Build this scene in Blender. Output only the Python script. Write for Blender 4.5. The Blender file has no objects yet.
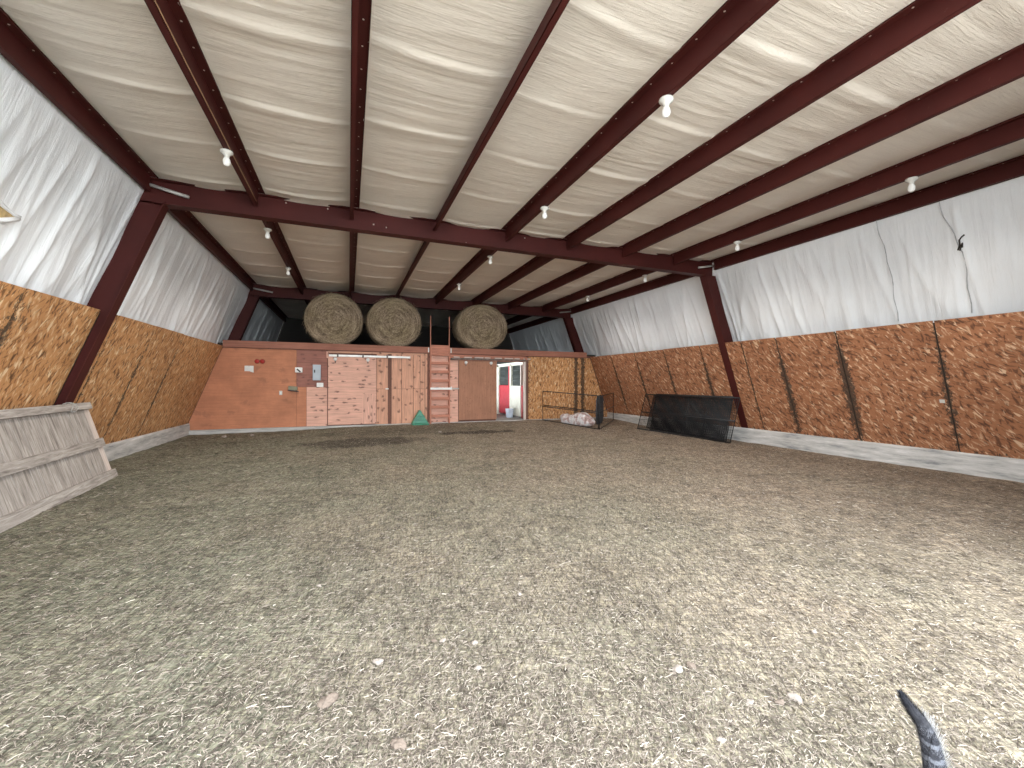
import bpy, bmesh, math, random
import numpy as np
from mathutils import Vector, Matrix

random.seed(7); rng = np.random.default_rng(11)
sc = bpy.context.scene
COL = sc.collection

# ------------------------------------------------------------------ camera, sky, light, exposure
CAMH = 1.17
cam_d = bpy.data.cameras.new('camera'); cam = bpy.data.objects.new('camera', cam_d); COL.objects.link(cam)
cam_d.sensor_fit = 'HORIZONTAL'; cam_d.sensor_width = 36.0; cam_d.lens = 36.0 * 412.63 / 1024
cam_d.clip_start = 0.02; cam_d.clip_end = 200
yaw, pitch, roll = 0.377, -0.0015, 0.0033
cam.location = (0, 0, CAMH)
F = Vector((math.sin(yaw), math.cos(yaw), 0)); R = Vector((math.cos(yaw), -math.sin(yaw), 0)); U = Vector((0, 0, 1))
F, U = F * math.cos(pitch) + U * math.sin(pitch), U * math.cos(pitch) - F * math.sin(pitch)
R, U = R * math.cos(roll) + U * math.sin(roll), U * math.cos(roll) - R * math.sin(roll)
cam.matrix_world = Matrix(((R.x, U.x, -F.x, 0), (R.y, U.y, -F.y, 0), (R.z, U.z, -F.z, CAMH), (0, 0, 0, 1)))
sc.camera = cam

w = bpy.data.worlds.new('overcast sky'); sc.world = w; w.use_nodes = True
bg = w.node_tree.nodes['Background']; bg.inputs[0].default_value = (0.87, 0.945, 1.0, 1); bg.inputs[1].default_value = 3.15
vs = sc.view_settings
vs.view_transform = 'Standard'; vs.look = 'None'; vs.gamma = 1.0; vs.exposure = 1.72; vs.use_curve_mapping = False
sc.display_settings.display_device = 'sRGB'
BULB_W = 36.0                                    # watts of each bare bulb under the purlins
sc.cycles.max_bounces = 10; sc.cycles.diffuse_bounces = 8

# ------------------------------------------------------------------ layout (metres)
Y0, Y1, Y2, Y3 = 0.60, 6.858, 13.115, 19.37     # steel frames
YB = 12.275                                     # face of the loft partition
ZC, ZPL, ZB = 3.865, 3.665, 3.545               # ceiling, purlin bottom, beam bottom
def xi_l(z): return -2.9265 + 0.3737 * (z - 2.0859)    # lining face, left
def xi_r(z): return 7.7733 + 0.3838 * (2.0645 - z)     # lining face, right
GAP_L, GAP_R = 0.19, 0.36                       # sheeting lies this far behind the lining
def xp_l(z): return xi_l(z) - GAP_L
def xp_r(z): return xi_r(z) + GAP_R
ZT = 2.08                                       # top of the lining
PUR = [-2.42, -1.20, 0.06, 1.33, 2.55, 3.77, 5.02, 6.30, 7.42]

# portal over the open end: only a sampling aid for the sky, gives no light of its own
# ------------------------------------------------------------------ noise helpers
def vnoise(x, y, seed=0):
    xi = np.floor(x).astype(np.int64); yi = np.floor(y).astype(np.int64)
    fx = x - xi; fy = y - yi
    def h(a, b):
        n = (a * 374761393 + b * 668265263 + seed * 974711) & 0x7fffffff
        n = ((n ^ (n >> 13)) * 1274126177) & 0x7fffffff
        return ((n ^ (n >> 16)) & 0xffff) / 65535.0
    ux = fx * fx * (3 - 2 * fx); uy = fy * fy * (3 - 2 * fy)
    return (h(xi, yi) * (1 - ux) + h(xi + 1, yi) * ux) * (1 - uy) + (h(xi, yi + 1) * (1 - ux) + h(xi + 1, yi + 1) * ux) * uy
def fbm(x, y, seed=0, octv=4):
    a, s, t = 1.0, 0.0, 0.0
    for o in range(octv):
        s = s + a * vnoise(x * 2 ** o + 17.3 * o, y * 2 ** o - 9.1 * o, seed + o); t += a; a *= 0.5
    return s / t - 0.5
def sstep(t): t = np.clip(t, 0, 1); return t * t * (3 - 2 * t)
def floor_z(x, y):
    x = np.asarray(x, float); y = np.asarray(y, float)
    base = -0.13 - 0.02 * sstep((x - 5) / 3.0)
    rise = 0.02 + 0.085 * sstep((x + 2.5) / 4.0)
    base = base + rise * sstep((y - 9.6) / 2.3)
    return base + 0.035 * fbm(x * 0.9, y * 0.9, 3, 3) + 0.022 * fbm(x * 4.0, y * 4.0, 5, 4)

# ------------------------------------------------------------------ materials
def newmat(name):
    m = bpy.data.materials.new(name); m.use_nodes = True
    nt = m.node_tree; b = nt.nodes['Principled BSDF']
    return m, nt, b
class NT:
    def __init__(s, nt): s.nt = nt
    def n(s, t, **k):
        d = s.nt.nodes.new(t)
        for a, v in k.items():
            if a.startswith('i_'):
                key = a[2:]
                d.inputs[int(key) if key.isdigit() else key.replace('_', ' ')].default_value = v
            else: setattr(d, a, v)
        return d
    def l(s, a, b): s.nt.links.new(a, b)
    def ramp(s, src, stops, interp='LINEAR'):
        r = s.nt.nodes.new('ShaderNodeValToRGB'); r.color_ramp.interpolation = interp
        e = r.color_ramp.elements
        while len(e) < len(stops): e.new(0.5)
        for el, (p, c) in zip(e, stops):
            el.position = p; el.color = (*c, 1) if len(c) == 3 else c
        s.l(src, r.inputs[0]); return r
    def mix(s, fac, a, b, blend='MIX'):
        m = s.nt.nodes.new('ShaderNodeMix'); m.data_type = 'RGBA'; m.blend_type = blend
        for sock, v in ((m.inputs[0], fac), (m.inputs[6], a), (m.inputs[7], b)):
            if hasattr(v, 'links'): s.l(v, sock)
            elif isinstance(v, (int, float)): sock.default_value = v
            else: sock.default_value = (*v, 1) if len(v) == 3 else v
        return m.outputs[2]
    def math(s, op, a, b=0.0, clamp=False):
        m = s.nt.nodes.new('ShaderNodeMath'); m.operation = op; m.use_clamp = clamp
        for sock, v in ((m.inputs[0], a), (m.inputs[1], b)):
            if hasattr(v, 'links'): s.l(v, sock)
            else: sock.default_value = v
        return m.outputs[0]
    def uv(s, scale=(1, 1, 1), rot=0.0, loc=(0, 0, 0), src='UV'):
        tc = s.n('ShaderNodeTexCoord'); mp = s.n('ShaderNodeMapping')
        mp.inputs['Scale'].default_value = scale; mp.inputs['Rotation'].default_value = (0, 0, rot); mp.inputs['Location'].default_value = loc
        s.l(tc.outputs[src], mp.inputs[0]); return mp.outputs[0]
    def noise(s, vec, scale=5, detail=4, rough=0.55, dist=0.0):
        d = s.n('ShaderNodeTexNoise'); d.inputs['Scale'].default_value = scale; d.inputs['Detail'].default_value = detail
        d.inputs['Roughness'].default_value = rough; d.inputs['Distortion'].default_value = dist
        s.l(vec, d.inputs['Vector']); return d.outputs['Fac']
    def bump(s, h, b, strength=0.3, dist=0.01):
        d = s.n('ShaderNodeBump'); d.inputs['Strength'].default_value = strength; d.inputs['Distance'].default_value = dist
        s.l(h, d.inputs['Height']); s.l(d.outputs[0], b.inputs['Normal'])

def mat_simple(name, col, rough=0.6, metal=0.0, var=0.25, scale=6.0, src='UV', bump=0.0):
    m, nt, b = newmat(name); T = NT(nt)
    f = T.noise(T.uv(src=src), scale, 5)
    r = T.ramp(f, [(0.3, tuple(c * (1 - var) for c in col)), (0.7, tuple(min(1, c * (1 + var)) for c in col))])
    T.l(r.outputs[0], b.inputs['Base Color']); b.inputs['Roughness'].default_value = rough; b.inputs['Metallic'].default_value = metal
    if bump: T.bump(f, b, bump, 0.005)
    return m

def mat_steel():
    m, nt, b = newmat('red oxide primer steel'); T = NT(nt)
    v = T.uv(src='Object')
    f = T.noise(v, 1.3, 6, 0.6)
    r = T.ramp(f, [(0.3, (0.050, 0.0105, 0.0090)), (0.7, (0.074, 0.0150, 0.0125))])
    g = T.noise(v, 14, 6, 0.7)
    dust = T.ramp(g, [(0.66, (0, 0, 0)), (0.8, (1, 1, 1))])
    T.l(T.mix(T.math('MULTIPLY', dust.outputs[0], 0.35), r.outputs[0], (0.30, 0.20, 0.16)), b.inputs['Base Color'])
    b.inputs['Roughness'].default_value = 0.55; b.inputs['Specular IOR Level'].default_value = 0.18
    return m

def mat_plastic(name, a, bcol, spots=0.0, bsc=(3.0, 34, 1), bst=0.55):
    m, nt, b = newmat(name); T = NT(nt)
    v = T.uv()
    f = T.noise(v, 0.9, 5, 0.6)
    r = T.ramp(f, [(0.3, a), (0.7, bcol)])
    out = r.outputs[0]
    if spots:
        g = T.noise(T.uv(scale=(1, 0.6, 1)), 2.1, 5, 0.75)
        s = T.ramp(g, [(0.70, (0, 0, 0)), (0.75, (1, 1, 1))])
        out = T.mix(T.math('MULTIPLY', s.outputs[0], spots), out, (0.20, 0.14, 0.09))
    T.l(out, b.inputs['Base Color']); b.inputs['Roughness'].default_value = 0.42
    fine = T.noise(T.uv(scale=bsc), 1.0, 5, 0.62, 1.2)
    T.bump(fine, b, bst, 0.016)
    return m

def rotuv(T, rot, scale, loc):
    tc = T.n('ShaderNodeTexCoord'); mp = T.n('ShaderNodeMapping'); mp.inputs['Rotation'].default_value = (0, 0, rot); T.l(tc.outputs['UV'], mp.inputs[0])
    m2 = T.n('ShaderNodeMapping'); m2.inputs['Scale'].default_value = scale; m2.inputs['Location'].default_value = loc; T.l(mp.outputs[0], m2.inputs[0]); return m2.outputs[0]
def mat_osb(name, dark, mid, light, pale, rots=(0.30, -0.25, 0.75, 0.12), strand=(27, 6.5)):
    """oriented strand board: strands lie mostly along V; second UV layer 'sheet' holds distance to the seams"""
    m, nt, b = newmat(name); T = NT(nt)
    k1, k2 = strand
    fl = [T.noise(T.uv(rot=rot, loc=loc, scale=(1, 1, 1)) if False else rotuv(T, rot, (k1 * a_, k2 * b2, 1), loc), 1.0, 2, 0.5, 0.35)
          for rot, a_, b2, loc in ((rots[0], 1, 1, (0, 0, 0)), (rots[1], 0.9, 1.1, (31, 17, 0)), (rots[2], 1.1, 1.0, (71, 47, 0)), (rots[3], 0.8, 0.9, (13, 91, 0)))]
    s = T.math('MULTIPLY', T.math('ADD', T.math('ADD', fl[0], fl[1]), T.math('ADD', fl[2], fl[3])), 0.25)
    col = T.ramp(s, [(0.40, mid), (0.60, light)]).outputs[0]
    for f_, lo_, amt in ((fl[0], 0, 0.85), (fl[1], 0, 0.75), (fl[2], 0, 0.6)):
        dk = T.ramp(f_, [(0.34, (1, 1, 1)), (0.41, (0, 0, 0))])
        col = T.mix(T.math('MULTIPLY', dk.outputs[0], amt), col, dark)
    for f_, amt in ((fl[1], 0.45), (fl[3], 0.9), (fl[0], 0.35)):
        pk = T.ramp(f_, [(0.615, (0, 0, 0)), (0.67, (1, 1, 1))])
        col = T.mix(T.math('MULTIPLY', pk.outputs[0], amt), col, pale)
    big = T.noise(T.uv(), 0.8, 4)
    col = T.mix(0.6, col, T.ramp(big, [(0.3, (0.62, 0.58, 0.56)), (0.7, (1, 1, 1))]).outputs[0], 'MULTIPLY')
    # water stains along the sheet joints
    at = T.n('ShaderNodeAttribute', attribute_name='stain'); 
    nz = T.noise(T.uv(scale=(20, 13, 1)), 1.0, 6, 0.75)
    st = T.math('ADD', T.math('MULTIPLY', at.outputs['Fac'], 0.95), T.math('MULTIPLY', T.math('SUBTRACT', nz, 0.5), 2.6))
    msk = T.ramp(T.math('MULTIPLY', st, T.math('GREATER_THAN', at.outputs['Fac'], 0.02)), [(0.40, (0, 0, 0)), (0.56, (1, 1, 1))])
    col = T.mix(T.math('MULTIPLY', msk.outputs[0], 0.85), col, (0.035, 0.025, 0.018))
    T.l(col, b.inputs['Base Color']); b.inputs['Roughness'].default_value = 0.75
    T.bump(s, b, 0.25, 0.004)
    return m

def mat_ply(name, col, knots=0.0, dirt=0.3, knot_scale=(5, 9), grain=0.25):
    m, nt, b = newmat(name); T = NT(nt)
    g = T.noise(T.uv(scale=(1.5, 26, 1)), 1.0, 5, 0.6, 0.8)
    base = T.ramp(g, [(0.25, tuple(c * (1 - grain) for c in col)), (0.75, tuple(min(1, c * (1 + grain)) for c in col))]).outputs[0]
    blot = T.noise(T.uv(), 1.7, 5, 0.65)
    base = T.mix(dirt, base, T.ramp(blot, [(0.3, (0.45, 0.42, 0.40)), (0.65, (1, 1, 1))]).outputs[0], 'MULTIPLY')
    if knots:
        vo = T.n('ShaderNodeTexVoronoi', feature='F1'); vo.voronoi_dimensions = '2D'; vo.inputs['Scale'].default_value = 1.0
        wob = T.n('ShaderNodeTexNoise'); wob.inputs['Scale'].default_value = 9.0; wob.inputs['Detail'].default_value = 3; T.l(T.uv(), wob.inputs['Vector'])
        ad = T.n('ShaderNodeVectorMath', operation='MULTIPLY_ADD'); ad.inputs[1].default_value = (0.9, 0.9, 0); T.l(wob.outputs['Color'], ad.inputs[0]); T.l(T.uv(scale=(knot_scale[0], knot_scale[1], 1)), ad.inputs[2])
        T.l(ad.outputs[0], vo.inputs['Vector'])
        sp = T.n('ShaderNodeSeparateColor'); T.l(vo.outputs['Color'], sp.inputs[0])
        near = T.ramp(vo.outputs['Distance'], [(0.10, (1, 1, 1)), (0.30, (0, 0, 0))])
        some = T.math('GREATER_THAN', sp.outputs[1], 0.6)
        k = T.math('MULTIPLY', T.math('MULTIPLY', near.outputs[0], some), knots)
        base = T.mix(k, base, (0.10, 0.04, 0.03))
    T.l(base, b.inputs['Base Color']); b.inputs['Roughness'].default_value = 0.7
    T.bump(g, b, 0.15, 0.004)
    return m

def mat_floor():
    m, nt, b = newmat('trampled hay and dirt'); T = NT(nt)
    tc = T.n('ShaderNodeTexCoord'); P = tc.outputs['Object']
    sep = T.n('ShaderNodeSeparateXYZ'); T.l(P, sep.inputs[0])
    big = T.noise(P, 0.45, 5, 0.6)
    warm = T.math('ADD', T.math('MULTIPLY', sep.outputs[0], 0.10), T.math('MULTIPLY', T.math('SUBTRACT', big, 0.5), 1.2))
    base = T.ramp(T.math('ADD', warm, 0.30, True), [(0.1, (0.235, 0.236, 0.186)), (0.45, (0.275, 0.244, 0.194)), (0.9, (0.310, 0.252, 0.204))]).outputs[0]
    # strands of hay, three directions
    col = base
    for rot, sx, sy, loc, c in ((0.4, 16, 130, (0, 0, 0), 0), (-0.9, 18, 140, (3, 5, 0), 1), (1.7, 14, 120, (9, 2, 0), 2)):
        mp = T.n('ShaderNodeMapping'); mp.inputs['Scale'].default_value = (1, 1, 1); mp.inputs['Rotation'].default_value = (0, 0, rot); mp.inputs['Location'].default_value = loc
        T.l(P, mp.inputs[0])
        mul = T.n('ShaderNodeVectorMath', operation='MULTIPLY'); mul.inputs[1].default_value = (sx, sy, 0); T.l(mp.outputs[0], mul.inputs[0])
        vo = T.n('ShaderNodeTexVoronoi', feature='F1'); vo.voronoi_dimensions = '2D'; vo.inputs['Scale'].default_value = 1.0
        T.l(mul.outputs[0], vo.inputs['Vector'])
        sp = T.n('ShaderNodeSeparateColor'); T.l(vo.outputs['Color'], sp.inputs[0])
        tone = T.ramp(sp.outputs[0], [(0.0, (0.35, 0.33, 0.30)), (0.45, (0.9, 0.9, 0.88)), (0.8, (1.2, 1.19, 1.13)), (1.0, (1.5, 1.46, 1.36))]).outputs[0]
        col = T.mix(0.62, col, tone, 'MULTIPLY')
    cl = T.noise(P, 7.0, 6, 0.7)
    col = T.mix(0.75, col, T.ramp(cl, [(0.30, (0.40, 0.37, 0.36)), (0.46, (0.92, 0.91, 0.91)), (0.72, (1.25, 1.22, 1.18))]).outputs[0], 'MULTIPLY')
    crumb = T.noise(P, 26.0, 4, 0.6)
    col = T.mix(0.8, col, T.ramp(crumb, [(0.33, (0.34, 0.30, 0.28)), (0.43, (1, 1, 1))]).outputs[0], 'MULTIPLY')
    mid = T.noise(P, 1.6, 5, 0.65)
    col = T.mix(0.55, col, T.ramp(mid, [(0.34, (0.56, 0.54, 0.53)), (0.56, (1.06, 1.06, 1.06))]).outputs[0], 'MULTIPLY')
    # damp manure stains near the loft partition
    def stain(cx, cy, rx, ry, amt, col_in, seed):
        nx = T.noise(P, 2.6, 4, 0.6)
        dx = T.math('DIVIDE', T.math('SUBTRACT', sep.outputs[0], cx), rx); dy = T.math('DIVIDE', T.math('SUBTRACT', sep.outputs[1], cy), ry)
        d = T.math('ADD', T.math('ADD', T.math('MULTIPLY', dx, dx), T.math('MULTIPLY', dy, dy)), T.math('MULTIPLY', T.math('SUBTRACT', nx, 0.5), 2.2))
        k = T.ramp(d, [(0.35, (1, 1, 1)), (1.0, (0, 0, 0))])
        return T.mix(T.math('MULTIPLY', k.outputs[0], amt), col_in, (0.030, 0.023, 0.017))
    col = stain(3.1, 10.35, 1.15, 0.30, 0.85, col, 1)
    col = stain(0.35, 9.6, 1.5, 0.75, 0.7, col, 2)
    col = stain(1.5, 10.9, 2.4, 0.7, 0.35, col, 3)
    T.l(col, b.inputs['Base Color']); b.inputs['Roughness'].default_value = 0.95
    b.inputs['Specular IOR Level'].default_value = 0.15
    fb = T.noise(P, 45, 5, 0.7)
    T.bump(T.math('ADD', T.math('MULTIPLY', cl, 0.8), T.math('MULTIPLY', fb, 0.5)), b, 0.8, 0.03)
    return m

def mat_attr(name, attr, stops, rough=0.8, spec=0.3):
    m, nt, b = newmat(name); T = NT(nt)
    a = T.n('ShaderNodeAttribute', attribute_name=attr)
    r = T.ramp(a.outputs['Fac'], stops)
    T.l(r.outputs[0], b.inputs['Base Color']); b.inputs['Roughness'].default_value = rough
    b.inputs['Specular IOR Level'].default_value = spec
    return m

def mat_concrete():
    m, nt, b = newmat('concrete'); T = NT(nt)
    f = T.noise(T.uv(scale=(0.6, 4.5, 1)), 2.2, 7, 0.72)
    r = T.ramp(f, [(0.34, (0.20, 0.205, 0.215)), (0.46, (0.42, 0.41, 0.39)), (0.60, (0.58, 0.56, 0.54)), (0.70, (0.78, 0.77, 0.76))])
    T.l(r.outputs[0], b.inputs['Base Color']); b.inputs['Roughness'].default_value = 0.9
    T.bump(f, b, 0.4, 0.02); return m

def mat_weathered():
    m, nt, b = newmat('weathered grey board'); T = NT(nt)
    g = T.noise(T.uv(scale=(3, 34, 1)), 1.0, 6, 0.65, 1.0)
    r = T.ramp(g, [(0.28, (0.17, 0.14, 0.12)), (0.5, (0.38, 0.335, 0.30)), (0.72, (0.58, 0.525, 0.48))])
    bl = T.noise(T.uv(), 2.3, 5)
    c = T.mix(0.5, r.outputs[0], T.ramp(bl, [(0.3, (0.6, 0.58, 0.55)), (0.6, (1, 1, 1))]).outputs[0], 'MULTIPLY')
    T.l(c, b.inputs['Base Color']); b.inputs['Roughness'].default_value = 0.85
    T.bump(g, b, 0.4, 0.006); return m

def mat_hay():
    m, nt, b = newmat('rolled hay'); T = NT(nt)
    tc = T.n('ShaderNodeTexCoord')
    # spiral strands: polar coordinates of the bale's own end face
    sep = T.n('ShaderNodeSeparateXYZ'); T.l(tc.outputs['Object'], sep.inputs[0])
    rad = T.math('SQRT', T.math('ADD', T.math('MULTIPLY', sep.outputs[0], sep.outputs[0]), T.math('MULTIPLY', sep.outputs[2], sep.outputs[2])))
    ang = T.math('ARCTAN2', sep.outputs[2], sep.outputs[0])
    cmb = T.n('ShaderNodeCombineXYZ'); T.l(T.math('ADD', T.math('MULTIPLY', rad, 26.0), T.math('MULTIPLY', ang, 0.32)), cmb.inputs[0])
    T.l(T.math('MULTIPLY', ang, 2.2), cmb.inputs[1]); T.l(T.math('MULTIPLY', sep.outputs[1], 20.0), cmb.inputs[2])
    f = T.noise(cmb.outputs[0], 0.8, 4, 0.65, 0.6)
    g = T.noise(tc.outputs['Object'], 38, 5, 0.7)
    s = T.math('ADD', T.math('MULTIPLY', f, 0.45), T.math('MULTIPLY', g, 0.55))
    r = T.ramp(s, [(0.36, (0.075, 0.05, 0.032)), (0.5, (0.29, 0.215, 0.145)), (0.62, (0.52, 0.41, 0.29))])
    gr = T.noise(tc.outputs['Object'], 2.2, 4)
    c = T.mix(0.5, r.outputs[0], T.ramp(gr, [(0.35, (0.82, 0.86, 0.66)), (0.6, (1, 1, 1))]).outputs[0], 'MULTIPLY')
    T.l(c, b.inputs['Base Color']); b.inputs['Roughness'].default_value = 0.95
    T.bump(s, b, 0.9, 0.04); return m

def mat_screws():
    m = mat_steel(); m.name = 'red steel with screw tips'; nt = m.node_tree; T = NT(nt); b = nt.nodes['Principled BSDF']
    src = b.inputs['Base Color'].links[0].from_socket
    sp = T.n('ShaderNodeSeparateXYZ'); T.l(T.uv(), sp.inputs[0])
    du = T.math('MULTIPLY', T.math('SUBTRACT', T.math('FRACT', T.math('DIVIDE', sp.outputs[0], 0.26)), 0.5), 0.26); dv = T.math('SUBTRACT', sp.outputs[1], 0.035)
    d = T.math('SQRT', T.math('ADD', T.math('MULTIPLY', du, du), T.math('MULTIPLY', dv, dv)))
    T.l(T.mix(T.math('LESS_THAN', d, 0.0075), src, (0.62, 0.52, 0.45)), b.inputs['Base Color']); return m
def mat_bulb():
    m = mat_simple('lit frosted bulb', (0.66, 0.65, 0.62), 0.3, var=0.03, src='Object'); b = m.node_tree.nodes['Principled BSDF']
    b.inputs['Emission Color'].default_value = (1.0, 0.95, 0.88, 1); b.inputs['Emission Strength'].default_value = 0.07; return m
M = dict(
    steel=mat_steel(), steel_screws=mat_screws(),
    ceil=mat_plastic('ceiling vinyl sheeting', (0.70, 0.625, 0.54), (0.80, 0.73, 0.645), 0.7),
    sheet=mat_plastic('wall vinyl sheeting', (0.80, 0.81, 0.82), (0.88, 0.89, 0.90), 0.0, (2.2, 20, 1), 0.5),
    osb=mat_osb('oriented strand board', (0.13, 0.055, 0.020), (0.54, 0.245, 0.090), (0.66, 0.345, 0.145), (0.90, 0.68, 0.42)),
    osbr=mat_osb('reddish strand board', (0.10, 0.040, 0.020), (0.36, 0.145, 0.066), (0.45, 0.195, 0.092), (0.84, 0.58, 0.37), (0.85, 0.25, 1.35, 0.65)),
    osbd=mat_osb('brown strand board', (0.12, 0.055, 0.03), (0.28, 0.125, 0.07), (0.36, 0.17, 0.095), (0.52, 0.31, 0.20), strand=(40, 12)),
    ply_orange=mat_ply('orange painted plywood', (0.56, 0.225, 0.118), 0.25, 0.55, (2.5, 3.5), grain=0.12),
    ply_pink=mat_ply('pinkish knotty plywood', (0.74, 0.42, 0.32), 0.75, 0.25, (4.6, 10)),
    ply_tan=mat_ply('tan pine boards', (0.68, 0.36, 0.24), 0.7, 0.3, (6, 6)),
    ply_door=mat_ply('brown speckled board', (0.40, 0.19, 0.115), 0.25, 0.35, (9, 12), 0.2),
    ply_brown=mat_ply('red-brown stained boards', (0.34, 0.140, 0.105), 0.5, 0.4),
    lumber=mat_ply('red stained lumber', (0.50, 0.205, 0.135), 0.0, 0.35),
    rail=mat_ply('red-brown rail lumber', (0.36, 0.145, 0.095), 0.0, 0.4),
    lumber_d=mat_ply('dark stained lumber', (0.17, 0.070, 0.045), 0.0, 0.3),
    loftwood=mat_ply('dark boards and loft gloom', (0.035, 0.028, 0.022), 0.0, 0.3),  # near-black boards; also paints the unlit end of the loft
    concrete=mat_concrete(), weathered=mat_weathered(), hay=mat_hay(), floor=mat_floor(),
    paleboard=mat_ply('pale bare board edge', (0.66, 0.56, 0.50), 0.0, 0.3),
    white=mat_simple('white enamel', (0.80, 0.79, 0.76), 0.4, var=0.06),
    ceramic=mat_simple('white porcelain', (0.62, 0.60, 0.55), 0.25, var=0.05, src='Object'),
    bulb=mat_bulb(),
    track=mat_simple('galvanised door track', (0.75, 0.73, 0.69), 0.45, 0.2, var=0.15),
    track_old=mat_simple('tarnished door track', (0.16, 0.12, 0.10), 0.6, 0.2, var=0.6, scale=9),
    joint=mat_simple('creased sheet joint', (0.50, 0.50, 0.51), 0.6, var=0.35, src='Object', scale=9),
    galv=mat_simple('galvanised tube', (0.42, 0.40, 0.37), 0.5, 0.3, var=0.2, src='Object'),
    red=mat_simple('red painted stall panel', (0.42, 0.022, 0.035), 0.5, var=0.15),
    redplastic=mat_simple('red plastic', (0.40, 0.03, 0.025), 0.4, var=0.1),
    cream=mat_simple('cream painted board', (0.62, 0.61, 0.52), 0.55, var=0.08),
    grille=mat_simple('dark green grille', (0.035, 0.045, 0.040), 0.5, var=0.3),
    glass=mat_simple('dark stall interior boards', (0.05, 0.055, 0.05), 0.6, var=0.4),
    black=mat_simple('black powder coated wire', (0.012, 0.012, 0.014), 0.45, var=0.3, src='Object'),
    rubber=mat_simple('black rubber', (0.045, 0.048, 0.056), 0.7, var=0.5, src='Object', scale=18),
    green=mat_simple('green plastic', (0.025, 0.21, 0.125), 0.4, var=0.2, src='Object'),
    panelgrey=mat_simple('grey painted steel', (0.42, 0.47, 0.52), 0.45, var=0.08),
    paper=mat_simple('white paper', (0.74, 0.73, 0.70), 0.8, var=0.08, src='Object'),
    cable=mat_simple('tan electric cable', (0.36, 0.22, 0.12), 0.5, var=0.2, src='Object'),
    screw=mat_simple('bright screw tip', (0.55, 0.50, 0.45), 0.35, 0.5, var=0.1, src='Object'),
    bucket=mat_simple('pale blue plastic', (0.55, 0.62, 0.72), 0.4, var=0.15, src='Object'),
    clod=mat_simple('pale dry clod', (0.33, 0.28, 0.24), 0.9, var=0.25, src='Object', scale=30, bump=0.5),
    clod_d=mat_simple('brown dry dung', (0.19, 0.145, 0.115), 0.9, var=0.3, src='Object', scale=30, bump=0.5),
    wool=mat_simple('yellow fibre insulation', (0.42, 0.30, 0.14), 0.95, var=0.45, src='Object', scale=14, bump=0.8),
    gravel=mat_simple('pale gravel yard', (0.52, 0.50, 0.47), 0.95, var=0.15, src='Object', scale=20),
    slab=mat_simple('worn grey slab', (0.30, 0.285, 0.27), 0.85, var=0.2, src='Object', scale=3),
    olive=mat_simple('dull green metal', (0.21, 0.20, 0.13), 0.6, var=0.25, src='Object'),
)

def mat_bag():
    m, nt, b = newmat('white plastic feed bag'); T = NT(nt)
    f = T.noise(T.uv(src='Object'), 6.5, 4, 0.6)
    r = T.ramp(f, [(0.46, (0.74, 0.72, 0.73)), (0.54, (0.55, 0.40, 0.39)), (0.64, (0.32, 0.22, 0.20))])
    T.l(r.outputs[0], b.inputs['Base Color']); b.inputs['Roughness'].default_value = 0.35
    return m
M['bag'] = mat_bag()

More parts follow.
